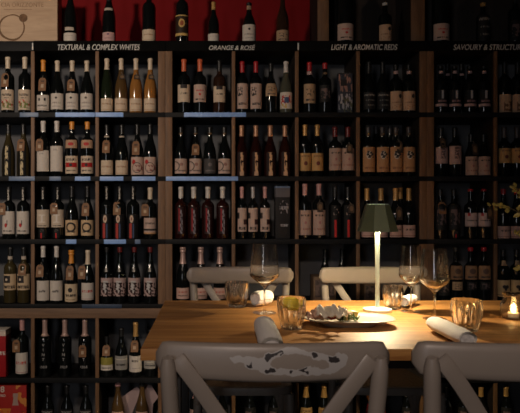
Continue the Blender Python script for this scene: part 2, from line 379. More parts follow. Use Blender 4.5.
# price rails on shelf edges
def rail(px0, px1, row, label, m='price_blue', h=None):
    z0, z1 = S_BOT[row]+.001, S_TOP[row]-.001
    bm = bmesh.new(); bx(bm, -(px1-px0)/370, (px1-px0)/370, -.002, .002, -(z1-z0)/2, (z1-z0)/2, .0012)
    o = fin('price_rail', bm, M[m]); o.location = (sx((px0+px1)/2), SY-.0025, (z0+z1)/2)
    tag(o, label, 'price strip', 'plastic price strips on the shelf edges')
rail(20, 38.5, 1, 'short blue price strip below the first row, leftmost', 'price_grey')
rail(55.5, 95, 1, 'blue price strip below the white bottle with an orange capsule', 'price_blue')
rail(95.5, 123.5, 1, 'blue price strip below the amber bottles\' left half', 'price_blue')
rail(184, 246, 1, 'long pale blue price strip under the orange-capped trio')
rail(9, 35, 2, 'grey price strip at the left, second shelf edge below the signs', 'price_grey')
rail(49.5, 61, 2, 'small grey price strip under the tall plain white label', 'price_grey')
rail(75, 90.5, 2, 'short blue price strip under the red-banded labels')
rail(100, 123.5, 2, 'blue price strip under the two tan-labelled dark bottles')
rail(132, 155.5, 2, 'blue price strip under the two poppy-labelled bottles')
rail(166, 238, 2, 'longest grey blue price strip, under the arch-labelled bottles')
rail(66, 76.5, 3, 'tiny blue price tab under the left horseshoe-labelled bottle')
rail(104, 126, 3, 'dark blue price strip under the red-striped bottles', 'price_blue')
rail(135, 140.5, 3, 'tiny grey price tab under the third red-striped bottle', 'price_grey')
rail(82, 122, 4, 'dim blue grey price strip on the edge above the wooden beam', 'price_dim')

# ------------------------------------------------------------------ bottles
def prof_of(kind, h, r):
    if kind == 'bordeaux':
        n = r*.37
        p = [(0, 0), (.85, 0), (.97, .008), (1, .025), (1, .595), (.985, .625), (.90, .665), (.70, .695), (.50, .715), (.405, .74)]
        q = [(n/r, .80), (n/r*.98, .945), (n/r*1.12, .95), (n/r*1.12, .985), (n/r*.9, 1.0)]
    elif kind == 'burgundy':
        n = r*.36
        p = [(0, 0), (.85, 0), (.97, .008), (1, .025), (1, .41), (.985, .455), (.91, .52), (.77, .59), (.60, .655), (.47, .71), (.40, .76)]
        q = [(n/r, .82), (n/r*.95, .945), (n/r*1.1, .95), (n/r*1.1, .985), (n/r*.9, 1.0)]
    elif kind == 'champagne':
        n = r*.36
        p = [(0, 0), (.85, 0), (.97, .008), (1, .025), (1, .40), (.98, .45), (.90, .52), (.75, .60), (.58, .68), (.46, .745), (.40, .80)]
        q = [(n/r, .86), (n/r, .90), (n/r*1.25, .915), (n/r*1.25, .94), (n/r*1.1, .95), (n/r*1.32, .975), (n/r*1.1, 1.0)]
    elif kind == 'flute':
        n = r*.36
        p = [(0, 0), (.85, 0), (.97, .008), (1, .025), (1, .36), (.97, .43), (.86, .53), (.70, .63), (.55, .72), (.44, .79)]
        q = [(n/r, .84), (n/r*.95, .945), (n/r*1.1, .95), (n/r*1.1, .985), (n/r*.9, 1.0)]
    return [(a*r, b*h) for a, b in p+q]
def rad_at(prof, z):
    for (r0, z0), (r1, z1) in zip(prof[1:], prof[2:]):
        if z0 <= z <= z1 and z1 > z0: return r0 + (r1-r0)*(z-z0)/(z1-z0)
    return prof[-1][0] if z > 0 else prof[1][0]
def patch_prof(prof, z0, z1, off):
    zs = sorted({z0, z1} | {z for r, z in prof if z0 < z < z1} | {z0+(z1-z0)*k/6 for k in range(7)})
    return [(rad_at(prof, z)+off, z) for z in zs]
MC = {}
def mesh_cached(key, fn):
    if key not in MC: MC[key] = fn()
    return MC[key]
def quick(name, bm, mat, ang=35):
    bmesh.ops.recalc_face_normals(bm, faces=bm.faces)
    me = bpy.data.meshes.new(name); bm.to_mesh(me); bm.free(); me.materials.append(mat)
    me.polygons.foreach_set('use_smooth', [True]*len(me.polygons)); me.set_sharp_from_angle(angle=math.radians(ang))
    return me
def obj(name, me, parent):
    o = bpy.data.objects.new(name, me); C.objects.link(o); o.parent = parent; return o
ROW_BASE = [S_TOP[0], S_TOP[1], S_TOP[2], S_TOP[3], S_TOP[4], S_TOP[5], S_TOP[6]]
BD = .046                                         # bottle axis behind the shelf front
BAYS = [(-31.5, 32.5), (32.5, 97), (97, 158), (172, 233.5), (233.5, 297), (297, 358.3), (358.3, 420), (434, 496), (496, 559)]
ORD = ['first', 'second', 'third', 'fourth', 'fifth', 'sixth', 'seventh', 'eighth', 'ninth']
SPECS = []
def b(row, px, top, kind, glass, capm=None, capb=None, lab=None, l0=0, l1=0, hw=72, tagy=None, tdx=0, r=.0348, look='', extra=(), depth=BD, pos=None, lshape=None, tagm='tag'):
    SPECS.append(dict(row=row, px=px, top=top, kind=kind, glass=glass, capm=capm, capb=capb, lab=lab, l0=l0, l1=l1, hw=hw, tagy=tagy, tdx=tdx, r=r, look=look, extra=extra, depth=depth, pos=pos, tagm=tagm))
def make_bottle(s, X, label, group):
    Y = SY + s['depth']; zb = ROW_BASE[s['row']]
    h = round((Z_(s['top'], Y) - zb)/.004)*.004; r = s['r']
    prof = prof_of(s['kind'], h, r)
    zb += .0008; t = empty('wine_bottle', (X, Y, zb), label, 'bottle', group)
    def zz(py, yy=Y-r): return max(.004, min(h-.001, Z_(py, yy) - zb))
    def body():
        bm = bmesh.new(); rows = lathe(bm, prof[1:], 24); cap(bm, rows[0]); cap(bm, rows[-1]); return quick('bottle_body', bm, G[s['glass']])
    obj('bottle_body', mesh_cached((s['kind'], h, r, s['glass']), body), t)
    if s['capm']:
        zc = round(max(h*.70, zz(s['capb'], Y))/.003)*.003
        def capf():
            bm = bmesh.new(); pp = patch_prof(prof, zc, h, .0006); rows = lathe(bm, pp, 20); cap(bm, rows[-1]); return quick('capsule', bm, K[s['capm']])
        obj('capsule', mesh_cached((s['kind'], h, r, zc, s['capm']), capf), t)
    def patch(nm, y0, y1, hw, mat, off=.0006):
        z0, z1 = round(zz(y1)/.003)*.003, round(zz(y0)/.003)*.003
        if z1 - z0 < .003: return
        def pf():
            bm = bmesh.new(); lathe(bm, patch_prof(prof, z0, z1, off), 16, -math.radians(hw), math.radians(hw), uv=True); return quick(nm, bm, P[mat])
        # the patch's front turns to the middle of its bay's view
        obj(nm, mesh_cached((s['kind'], h, r, z0, z1, hw, mat), pf), t)
    if s['lab']: patch('label', s['l0'], s['l1'], s['hw'], s['lab'])
    for e in s['extra']: patch(e[0], e[1], e[2], e[3], e[4], .0012)
    if s['tagy']:
        z1, z0 = zz(s['tagy'][0]), zz(s['tagy'][1]); w = .020 if s['tagm'] == 'tag' else .016
        ya, yb = -(rad_at(prof, z1)+.0035), -(max(rad_at(prof, z0), rad_at(prof, (z0+z1)/2))+.0035); dx = s['tdx']/181
        bm = bmesh.new(); ul = bm.loops.layers.uv.verify(); vs = []
        c = [(-w*.6, 1), (-w, .8), (-w, 0), (w, 0), (w, .8), (w*.6, 1)]
        for k in (0, .0014):
            vs.append([bm.verts.new((dx+x*(1-.0), ya*f+yb*(1-f)-k, z0+(z1-z0)*f)) for x, f in c])
        def ad(fv, co):
            f = bm.faces.new(fv)
            for l, (x, ff) in zip(f.loops, co): l[ul].uv = ((x+w)/(2*w), ff)
        ad(vs[1], c); ad(vs[0][::-1], c[::-1])
        for i in range(6):
            j = (i+1) % 6; ad((vs[0][i], vs[0][j], vs[1][j], vs[1][i]), (c[i], c[j], c[j], c[i]))
        ntag = obj('neck_tag', quick('neck_tag', bm, P[s['tagm']]), t)
        bm = bmesh.new(); zt = z1; rr = rad_at(prof, min(h*.86, z1+.012))
        tube(bm, [(dx, ya-.001, zt-.001), (dx*.4, -(rr+.0022), min(h*.86, zt+.012))], .0007, 5)
        obj('tag_string', quick('tag_string', bm, P['neckband']), ntag)
    return t, h, r

T = (0, )
# --- ledge above the signs
b(0, 70.5, -14, 'burgundy', 'black', None, None, 'whitepaper', 32.5, 43, 75, r=.036, look='dark bottle with plain white label beside the wine crate', extra=[('neck_label', 27, 30, 40, 'neckband')])
b(0, 109, -12, 'burgundy', 'black', 'black', 2, 'roundel', 32, 43, 62, r=.036, look='dark bottle with small round pink label on the ledge', extra=[('neck_label', 7, 10, 50, 'neckband')])
b(0, 149, -14, 'bordeaux', 'black', None, None, 'lowline', 29, 42.5, 72, r=.037, look='dark bottle with beige label before the red wall')
b(0, 182, -16, 'bordeaux', 'black', 'black', 0, 'goldfig', 14, 36, 72, r=.036, look='black-labelled bottle with gold figure above the rosé sign\'s left end')
b(0, 213.5, 2, 'burgundy', 'black', 'gold', 10, 'whitepaper', 33.5, 43.5, 70, r=.031, look='slim dark bottle with gold neck on the ledge above orange lettering')
b(0, 249, 3, 'burgundy', 'black', 'black', 8, 'crest', 24, 43.5, 74, r=.037, look='dark bottle with crested white label above the rosé lettering', extra=[('neck_label', 4, 8, 60, 'parch')])
b(0, 282.5, -6, 'burgundy', 'brown', 'black', 0, 'parch', 30, 43.5, 74, r=.035, look='brown bottle with parchment label at the red wall\'s dim right end')
b(0, 345, -32, 'bordeaux', 'black', 'black', -20, 'rosemark', 23, 39.5, 70, r=.046, look='large dark bottle with pink label above the light reds sign')
b(0, 385, 3, 'bordeaux', 'black', 'white', 6, 'fresco', 24, 42, 72, r=.036, look='dark bottle with tan label above the reds lettering')
b(0, 440.5, -32, 'bordeaux', 'black', 'black', -20, 'rosemark', 23, 39.5, 70, r=.046, look='large dark bottle with pink label right of the brown upright')
b(0, 483, 3, 'bordeaux', 'black', 'gold', 7, 'night', 14, 40, 70, r=.036, look='black bottle with gold top and unlit label above structured lettering')
b(0, 515, -6, 'bordeaux', 'black', 'black', 4, 'smudge', 20, 40, 70, r=.036, look='black bottle at the ledge\'s far right end')
# --- row 1
for px, tg in ((8, (73, 87)), (25, None)):
    b(1, px, 57.5, 'bordeaux', 'black', 'cream', 69, 'scenic', 89, 109.5, 75, tg, -1, look='green-scene cream label, cream capsule' + (', kraft tag' if tg else ''))
b(1, 42.5, 60.5, 'burgundy', 'black', 'orange', 72, 'gable', 95, 110.5, 75, (77.5, 91), .5, look='orange capsule, two-square white label')
for px, tg in ((57.5, None), (72.3, (79, 91)), (87, None)):
    b(1, px, 60.8, 'burgundy', 'black', 'cream', 72, 'crest', 93, 109.3, 75, tg, 0, look='cream capsule, crest white label' + (', kraft tag' if tg else ''))
for px, g, w in ((106, 'green', 'dark green'), (121.3, 'half', 'straw-coloured'), (136, 'amber', 'amber'), (151, 'amber', 'amber')):
    b(1, px, 58.7, 'flute' if g == 'green' else 'burgundy', g, 'cream', 70, 'lowline', 98, 111, 75, (74, 79) if g != 'green' else None, 1.5, look=w+' glass with low cream label', tagm='dottag')
for px in (184, 200):
    b(1, px, 59.7, 'bordeaux', 'black', 'redorange', 72, 'rosemark' if px > 190 else 'blackneck', 84, 102, 72, look='orange-red capsule, pale high label')
b(1, 219.5, 60.5, 'bordeaux', 'brown', 'black', 72, 'blackneck', 86, 102, 68, look='black capsule, cream high label')
for px in (242.3, 256):
    b(1, px, 62, 'bordeaux', 'black', 'red', 73, 'stag', 83, 108.5, 68, look='thin red capsule, tall stag-print label', r=.033)
b(1, 271, 63, 'burgundy', 'black', 'black', 72, 'parch', 83, 96, 60, look='black capsule, short tan shoulder label')
b(1, 286, 61.5, 'burgundy', 'pale', 'white', 73, 'comic', 92, 108.5, 70, look='pale glass, white capsule, comic label')
b(1, 309.5, 62.5, 'bordeaux', 'black', 'red', 71, 'parch', 83.5, 103, 68, look='red capsule, parchment label', extra=[('neck_label', 70.5, 73.5, 80, 'pinkdot')])
b(1, 325, 63, 'bordeaux', 'black', 'red', 69, 'smudge', 85, 102, 70, look='dim red capsule, near-black label', extra=[('neck_label', 71, 74, 80, 'dottag')])
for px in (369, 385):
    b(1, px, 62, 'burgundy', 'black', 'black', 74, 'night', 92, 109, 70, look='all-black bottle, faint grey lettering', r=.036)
for px in (398.5, 412):
    b(1, px, 65, 'bordeaux', 'black', 'black', 70, 'fresco', 91, 110.5, 72, look='tan fresco label, pink neck ring', extra=[('neck_label', 70, 73, 70, 'pinkdot')])
for px in (440.7, 454.6, 469.5, 484):
    b(1, px, 66, 'bordeaux', 'black', 'black', 69, 'pinkband', 90, 107, 70, look='black label with pink stripe', extra=[('neck_label', 70, 72.5, 60, 'pinkdot')])
for px in (447.5, 461.5):
    b(1, px, 64, 'bordeaux', 'black', 'black', 71, None, depth=.20, look='bare black bottle', pos='behind the %s gap of pink-striped bottles, first row' % ('left' if px < 450 else 'middle'), extra=[('neck_label', 72.5, 75, 60, 'pinkdot')])
for px in (504.5, 517.5):
    b(1, px, 62, 'bordeaux', 'black', 'black', 74, 'peak', 94, 113, 72, look='tan label with brown peak')
# --- row 2
for px, tg in ((8.5, None), (23.5, (139, 151))):
    b(2, px, 124, 'burgundy', 'gold', 'black', 134, 'goldcol', 145, 176, 40, tg, -1, look='yellowish bottle, gold vertical pattern' + (', kraft tag' if tg else ''))
for px, l0, tg in ((42.3, 150, (139, 151)), (57, 146, None)):
    b(2, px, 121, 'bordeaux', 'black', 'white', 132, 'tall', l0, 171.5, 72, tg, -2, look='white capsule, tall blank white label' + (', kraft tag' if tg else ''))
for px in (72, 87.5):
    b(2, px, 122, 'bordeaux', 'black', 'orange', 129.5, 'redlip', 156, 173.5, 76, None, 0, look='orange capsule, red-banded cream label', extra=[('neck_label', 140, 148, 62, 'neckdiamond')])
for px, tg in ((107, (140, 153)), (122, None)):
    b(2, px, 125, 'burgundy', 'black', 'black', 134, 'lowline', 160, 174.5, 75, tg, 0, look='black capsule, tan low label' + (', kraft tag' if tg else ''), extra=[('neck_label', 135.5, 137, 80, 'neckband')])
for px, tg in ((138.5, (141, 155)), (152.2, None)):
    b(2, px, 124, 'burgundy', 'black', 'black', 134, 'poppy', 157, 174.5, 74, tg, -1, look='pink poppy-print label' + (', kraft tag' if tg else ''))
for px, d, tg in ((181, 'arch', None), (195.7, 'arch', (144, 155)), (210, 'archdark', None), (224.5, 'arch', None)):
    b(2, px, 127, 'burgundy', 'black', 'black', 133, d, 158.5, 173.3, 75, tg, 0, look=('charcoal' if d == 'archdark' else 'pink') + ' arch label' + (', brown tag' if tg else ''), extra=[('neck_label', 132, 134, 70, 'dottag')])
for px in (241.5, 256, 270.3, 285):
    b(2, px, 125.5, 'burgundy', 'rose', 'copper', 136.5, 'firecol', 152, 175.5, 46, look='dark rosé bottle, copper capsule')
for px in (305, 317.3):
    b(2, px, 125, 'bordeaux', 'black', 'gold', 136, 'ochre', 153, 170.5, 72, look='gold capsule, ochre label', r=.033)
for px, tg in ((336.3, None), (350.5, (144, 153))):
    b(2, px, 127, 'bordeaux', 'black', 'dullred', 137, 'salmon', 148, 170, 74, tg, 0, look='dim red capsule, salmon label' + (', dark tag' if tg else ''), tagm='dottag')
for px, tg in ((368.4, None), (382.5, None), (397.2, (141, 153)), (411.6, None)):
    b(2, px, 127, 'bordeaux', 'black', 'dull', 136, 'medal', 147, 172, 72, tg, 2, look='tan label with white medallion' + (', dark tag' if tg else ''), tagm='dottag', extra=[('neck_label', 132, 135.5, 40, 'dottag')])
for px in (376, 390):
    b(2, px, 126, 'bordeaux', 'black', 'dull', 134, None, depth=.20, look='bare dark bottle', pos='behind the %s gap of medallion bottles, second row' % ('left' if px < 380 else 'middle'))
for px, l0, l1 in ((441, 147, 163.5), (454.8, 146, 164)):
    b(2, px, 128, 'bordeaux', 'black', 'black', 136, 'tree', l0, l1, 72, (138, 148) if px < 445 else None, 0, look='tree-print pinkish label' + (', dark tag' if px < 445 else ''), tagm='dottag')
for px, tg in ((471.4, (143, 155)), (486, None)):
    b(2, px, 134, 'burgundy', 'black', 'black', 142, 'salmon', 156.5, 175, 74, tg, 2, look='low salmon label' + (', dark tag' if tg else ''), tagm='dottag')
for px in (504, 516):
    b(2, px, 127, 'bordeaux', 'black', 'dull', 138, 'ochre', 148, 163, 72, look='short ochre label')
# --- row 3
for px, tg in ((9, (203, 215)), (23.5, None)):
    b(3, px, 187, 'bordeaux', 'black', 'black', 197, 'sketch', 211, 234, 72, tg, -5, look='white label, small red sketch' + (', kraft tag' if tg else ''), extra=[('neck_label', 189, 200, 40, 'neckmark')])
for px, tg in ((42.8, None), (58, (203, 214))):
    b(3, px, 187, 'bordeaux', 'black', 'black', 196, 'zed', 209.5, 227.5, 74, tg, -2.5, look='cream label, pale letter' + (', kraft tag' if tg else ''), extra=[('neck_label', 190, 199, 36, 'neckmark'), ('foot_stripe', 228.5, 238.5, 30, 'redstreak')])
for px, tg in ((72, None), (87.6, (203, 216))):
    b(3, px, 186, 'burgundy', 'black', 'black', 197, 'omega', 220.3, 235.8, 75, tg, -1, look='tan label, black horseshoe' + (', kraft tag' if tg else ''))
for px, tg in ((105, None), (118.3, (202, 215)), (133.3, None)):
    b(3, px, 186, 'bordeaux', 'black', 'black', 196, 'stripe', 214, 239, 55, tg, -2, look='black bottle, red stripe' + (', kraft tag' if tg else ''), extra=[('neck_label', 188, 199, 36, 'neckmark')])
b(3, 150.3, 187.5, 'bordeaux', 'black', 'cream', 199, 'twoband', 218, 234, 76, (204, 216), -4.5, look='cream capsule, pink label, kraft tag')
for px in (179, 193.7, 208, 222.7):
    b(3, px, 187, 'bordeaux', 'rose', 'white', 198, 'ribbon', 207, 234, 34, look='dark rosé bottle, white capsule')
for i, px in enumerate((242, 253, 265)):
    b(3, px, 187, 'bordeaux', 'black', 'pink' if i != 1 else 'silver', 198, 'figure', 208, 231.5, 66, look='figure-shaped pink label', r=.0275)
for px, tg in ((304.8, None), (319, (202, 212))):
    b(3, px, 184, 'bordeaux', 'black', 'pink', 195.5, 'salmon', 210, 235, 74, tg, 0, look='pink capsule, tall salmon label' + (', dark tag' if tg else ''), tagm='dottag')
for px, tg in ((335.5, None), (349, (204, 213))):
    b(3, px, 187, 'bordeaux', 'black', 'black', 197, 'redstreak', 205, 238, 50, tg, 2, look='black bottle, thin red streak' + (', dark tag' if tg else ''), tagm='dottag')
for px in (367, 381, 395.5, 410):
    b(3, px, 188.5, 'burgundy', 'black', 'gold', 200, 'foot', 225, 237.5, 75, (207, 220) if px == 395.5 else None, 2, look='gold capsule, low pink label', tagm='dottag')
b(3, 404, 188, 'burgundy', 'black', 'gold', 199, None, depth=.2, look='bare dark gold-capped bottle', pos='behind the lampshade side pair, third row')
for i, px in enumerate((440.3, 453.8)):
    b(3, px, 189, 'bordeaux', 'black', 'black', 196, 'smudge', 204, 230, 66, (202, 214) if i == 0 else None, 0, look='unlit black bottle' + (', brown tag' if i == 0 else ', red foot mark'), extra=[('foot_stripe', 231, 238, 22, 'redstreak')] if i else [])
for px, tg in ((470.5, None), (484.7, (207, 219))):
    b(3, px, 189, 'bordeaux', 'black', 'bright_red', 191.5, 'redtab', 213, 226.8, 74, tg, 3, look='red-dot top, short pale label' + (', dark tag' if tg else ''), tagm='dottag')
for px in (503.3, 516.5):
    b(3, px, 189, 'burgundy', 'black', 'red', 194, 'foot', 226, 238.3, 76, look='low pale label behind yellow sprigs')
# --- row 4
for px, tg in ((10.5, None), (24, (264, 275))):
    b(4, px, 247, 'bordeaux', 'gold', 'black', 256, 'window', 274, 290.5, 74, tg, 0, look='yellowish bottle, tan picture label' + (', kraft tag' if tg else ''), extra=[('neck_label', 256.5, 260, 70, 'neckband')])
for px, tg in ((42.5, (265, 277)), (56.7, None)):
    b(4, px, 246, 'burgundy', 'black', 'white', 257, 'stamp', 281, 300.5, 74, tg, -2, look='white capsule, stamped white label' + (', kraft tag' if tg else ''))
b(4, 71.5, 250, 'champagne', 'black', 'orange', 263, 'oval', 284, 302, 76, (266, 280), -.5, look='orange foil, rounded cream label, kraft tag')
b(4, 88, 250, 'burgundy', 'black', 'cream', 264, 'redscript', 283, 300, 76, (266, 279), -5, look='cream capsule, red-script label, kraft tag')
for px in (106, 120, 134.5, 150.3):
    b(4, px, 247, 'burgundy', 'black', 'dullred' if px > 110 else 'black', 252, 'photo', 278, 296.5, 75, look='dark photo-print pink label', extra=[('neck_label', 268, 272, 30, 'neckmark')])
for px in (183, 201, 220):
    b(4, px, 247.5, 'champagne', 'black', 'rosefoil', 270, 'sparkling', 288, 299, 72, look='sparkling bottle, rose foil neck', r=.036)
for i, px in enumerate((455, 470.5, 485)):
    b(4, px, 247.5, 'bordeaux', 'black', 'bright_red' if i else 'black', 251, 'label_tan', 266, 280, 70, None, 0, look=('red-dot top' if i else 'black top') + ', brown portrait label', extra=[('lower_label', 282, 290, 50, 'parch' if i == 0 else 'smudge')])
for px in (503, 516.5):
    b(4, px, 249, 'bordeaux', 'black', 'black', 256, 'heart', 280.5, 297, 75, look='cream label with dark heart', extra=[('shoulder_label', 261, 266, 50, 'parch')])
b(4, 443, 254, 'burgundy', 'black', 'black', 262, 'smudge', 278, 296, 60, look='dim black bottle behind wine glass stem')
for px in (325, 345):
    b(4, px, 249, 'burgundy', 'black', 'black', 258, None, depth=.20, look='dim black bottle', pos='%s behind the right rear chair\'s top rail' % ('left one' if px < 330 else 'right one'))
# --- row 5
b(5, 22.3, 318.5, 'bordeaux', 'black', 'pink', 330, 'redscript', 353, 374, 72, (340, 352), -4, look='pink capsule, white red-script label, kraft tag', pos='beside the red carton, low left')
for px, tg in ((45, None), (65, None), (85, (345, 357))):
    b(5, px, 318.8, 'bordeaux', 'black', 'rosefoil', 337, None, 0, 0, 0, tg, -1, look='black bottle, white lettering' + (', kraft tag' if tg else ''), r=.036)
b(5, 107, 336, 'burgundy', 'black', 'black', 342, 'limeband', 358, 370.5, 75, (346, 356), 0, look='squat bottle, lime and white label, tag')
b(5, 121.5, 328, 'burgundy', 'black', 'black', 336, 'greyband', 356, 370, 72, None, 0, look='dark bottle, grey green label')
b(5, 135.7, 322, 'burgundy', 'black', 'gold', 336, 'plainmark', 356, 372.5, 76, (341, 352), -.5, look='gold capsule, white label, kraft tag')
b(5, 150.3, 330, 'burgundy', 'black', 'black', 338, 'greyband', 360, 369, 74, None, 0, look='dark bottle hidden by the table corner')
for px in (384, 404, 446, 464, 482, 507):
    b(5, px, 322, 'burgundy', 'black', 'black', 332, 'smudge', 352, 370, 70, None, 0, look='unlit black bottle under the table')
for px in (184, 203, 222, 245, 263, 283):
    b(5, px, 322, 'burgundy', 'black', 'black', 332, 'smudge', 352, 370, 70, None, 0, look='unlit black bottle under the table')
# --- row 6
for px in (48, 67, 86):
    b(6, px, 385, 'burgundy', 'black', 'black', 393, 'night', 410, 424, 70, None, 0, look='plain black bottle, lowest shelf')
for px in (118, 142):
    b(6, px, 381.8, 'champagne', 'half', 'pink' if px < 130 else 'black', 386, 'sparkling', 412, 424, 60, None, 0, look='straw-gold sparkling bottle, lowest shelf')
b(6, 196, 384, 'bordeaux', 'black', 'pink', 399, 'sparkling', 410, 426, 70, None, 0, look='pink-capped bottle, lowest shelf')
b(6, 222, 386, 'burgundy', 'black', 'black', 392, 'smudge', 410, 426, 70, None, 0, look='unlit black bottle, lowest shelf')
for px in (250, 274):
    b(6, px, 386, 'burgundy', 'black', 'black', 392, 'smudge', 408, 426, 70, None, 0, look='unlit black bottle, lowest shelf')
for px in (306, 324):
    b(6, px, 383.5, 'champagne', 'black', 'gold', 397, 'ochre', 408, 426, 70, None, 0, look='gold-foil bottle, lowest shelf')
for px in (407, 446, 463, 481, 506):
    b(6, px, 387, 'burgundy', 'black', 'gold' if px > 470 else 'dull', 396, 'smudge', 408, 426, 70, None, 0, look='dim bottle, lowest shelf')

ROWN = ['ledge', 'first row', 'second row', 'third row', 'fourth row', 'fifth row', 'bottom row']
groups = {}
for s in SPECS:
    bay = next((i for i, (a, c) in enumerate(BAYS) if a <= s['px'] < c), 8)
    s['bay'] = bay; groups.setdefault((s['row'], bay if s['row'] else 0, s['depth'] > .1), []).append(s)
POSED = {}
for (row, bay, back), L in groups.items():
    L.sort(key=lambda s: s['px'])
    a, c = BAYS[bay]
    lo = sx(a)+.0105; hi = sx(c)-.0105
    if row == 0: lo, hi = -9, 9
    prev = lo
    for s in L:
        Y = SY+s['depth']; x = X_(s['px'], Y)
        x = max(x, prev+s['r']+.0008); s['X'] = x; prev = x+s['r']
    nxt = hi
    for s in reversed(L):
        s['X'] = min(s['X'], nxt-s['r']-.0008); nxt = s['X']-s['r']
    for i, s in enumerate(L):
        g = 'wine bottles in the %s, %s column' % (ROWN[row], ORD[bay]) if row else 'wine bottles on the ledge above the signs'
        if row == 0: lab = s['look']
        elif s['pos']: lab = s['look'] + ', ' + s['pos']
        elif len(L) == 1: lab = '%s, alone in %s, %s column' % (s['look'], ROWN[row], ORD[bay])
        else: lab = '%s, %s bottle in %s, %s column' % (s['look'], ORD[i], ROWN[row], ORD[bay])
        if 'bottle' not in lab: lab = lab.replace(', ', ' bottle, ', 1)
        o = make_bottle(s, s['X'], lab, g if len(L) > 1 else None)
        POSED[(row, s['px'])] = o
# white lettering painted on the three black bottles of the fifth row
for px in (45, 65, 85):
    t, h, r = POSED[(5, px)]
    for k, ch in enumerate('VINT'):
        me = text_mesh(ch, .021, ext=.0004, bold=.0002, bend=rad_at(prof_of('bordeaux', h, r), .17-.026*k)+.0012)
        for v in me.vertices: v.co.z += .174-.026*k
        link('painted_letter', me, M['paint_pale'], t)
    me = text_mesh('150.8', .019, ext=.0004, bold=.0001, bend=r+.001)
    for v in me.vertices: v.co.z += .055
    link('painted_number', me, M['paint_pale'], t)

# ------------------------------------------------------------------ crate, cartons and cards on the shelves
M['crate'] = wood('crate_wood', (.44, .29, .18), (.60, .42, .27), .65, (1.5, 10, 10), scale=3)
M['stain'] = plain('stain_brown', (.16, .085, .04), .8, var=.3, scale=60)
M['stain_light'] = plain('stain_light', (.30, .18, .10), .8, var=.3, scale=60)
Yc = SY+.02
cx0, cx1 = X_(-42, Yc), X_(57.3, Yc); ch = .285
t = empty('wine_crate', ((cx0+cx1)/2, Yc, S_TOP[0]+.0008), 'pale wooden wine crate with a stain ring emblem on the ledge', 'crate')
w = (cx1-cx0)/2
box('front_panel', -w, w, 0, .012, 0, ch, M['crate'], t, .001)
box('side_panel', w-.012, w, .0125, .10, 0, ch, M['crate'], t, .001); box('side_panel', -w, -w+.012, .0125, .10, 0, ch, M['crate'], t, .001)
box('top_panel', -w+.0125, w-.0125, .0125, .10, ch-.012, ch, M['crate'], t, .001); box('bottom_panel', -w+.0125, w-.0125, .0125, .10, 0, .012, M['crate'], t, .001)
box('back_panel', -w+.0125, w-.0125, .085, .10, .0125, ch-.0125, M['crate'], t, .001)
ecx = X_(12, Yc)-(cx0+cx1)/2; ecz = Z_(27.3, Yc)-S_TOP[0]
bm = bmesh.new(); n = 56; rows = []
for j in range(n):
    a = 2*PI*j/n; ri = .0635 + .001*math.sin(3*a); wd = .006 + .0025*(1+math.sin(a*1-2.2)) + .0012*math.sin(5*a)
    rows.append([bm.verts.new((ecx+rr*math.sin(a), -.0006, ecz+rr*math.cos(a))) for rr in (ri, ri+wd)])
for j in range(n): k = (j+1) % n; bm.faces.new((rows[j][0], rows[k][0], rows[k][1], rows[j][1]))
fin('printed_ring', bm, M['stain'], t)
bm = bmesh.new(); vs = [bm.verts.new((ecx+.0615+.0235*math.sin(2*PI*j/24)*(1+.06*math.sin(3*j)), -.0009, ecz+.050+.0225*math.cos(2*PI*j/24))) for j in range(24)]; bm.faces.new(vs)
fin('printed_spot', bm, M['stain'], t)
me = text_mesh('CIA ORIZZONTE', .034, ext=.0003, space=1.0)
zs = [v.co.x for v in me.vertices]; mxx = max(zs)
for v in me.vertices: v.co = ((v.co.x-mxx)*.90 + X_(43.5, Yc)-(cx0+cx1)/2, v.co.y-.0004, v.co.z + Z_(5.2, Yc)-S_TOP[0])
link('lettering', me, M['stain_light'], t)
for zz in (9.6,):
    box('printed_rule', X_(4, Yc)-(cx0+cx1)/2, X_(32, Yc)-(cx0+cx1)/2, -.0008, -.0003, Z_(9.9, Yc)-S_TOP[0], Z_(9.4, Yc)-S_TOP[0], M['stain_light'], t, 0)

P['collage'] = printed('paper_collage', (.04, .045, .06), [('blot', 0, 1, .55, 1, .52, 4, (.30, .17, .14)), ('blot', 0, 1, .1, .5, .5, 6, (.34, .33, .36)), ('blot', .3, 1, 0, .4, .55, 7, (.10, .10, .06)), ('rect', .15, .6, .7, .86, ink)])
P['smokebox'] = printed('paper_smokebox', (.016, .015, .016), [('band', .82, 1, (.12, .11, .12)), ('text', .3, .9, .58, .64, (.42, .40, .42)), ('text', .35, .9, .24, .29, (.42, .40, .42)), ('blot', .3, .9, .5, .75, .58, 9, (.3, .28, .3))])
P['redcarton'] = printed('paper_redcarton', (.36, .010, .014), [('band', .90, 1, (.62, .50, .42)), ('text', .4, 1, .48, .56, wht)])
P['fizz'] = printed('paper_fizz', (.38, .022, .016), [('rect', 0, .72, 0, .50, (.62, .20, .03)), ('blot', 0, .72, .05, .45, .55, 8, (.6, .10, .02)), ('blot', .76, 1, .0, 1, .52, 5, (.58, .22, .05))])
P['crateprint'] = printed('paper_crateprint', (.16, .10, .06), [('rect', .08, .92, .22, .86, (.05, .035, .03)), ('blot', .1, .9, .25, .85, .5, 5, (.12, .08, .07)), ('band', .05, .14, (.25, .15, .09))])
P['pinkcard'] = printed('paper_pinkcard', (.42, .30, .28), [('blot', 0, 1, 0, 1, .62, 4, (.30, .18, .16))])
P['orangepack'] = printed('paper_orangepack', (.45, .15, .03), [('blot', .05, .95, .1, .95, .56, 4, (.55, .26, .05)), ('band', .42, .52, (.2, .05, .02))])
def carton(name, px0, px1, py0, row, depth, mat, label, cat, y0=.03, group=None):
    Y = SY+y0; x0, x1 = X_(px0, Y), X_(px1, Y); zb = ROW_BASE[row]+.0008; h = Z_(py0, Y)-zb
    t = empty(name, ((x0+x1)/2, Y, zb), label, cat, group); w = (x1-x0)/2
    box('carton_body', -w, w, 0, depth, 0, h, mat, t, .0015, uv=True)
    return t, w, h
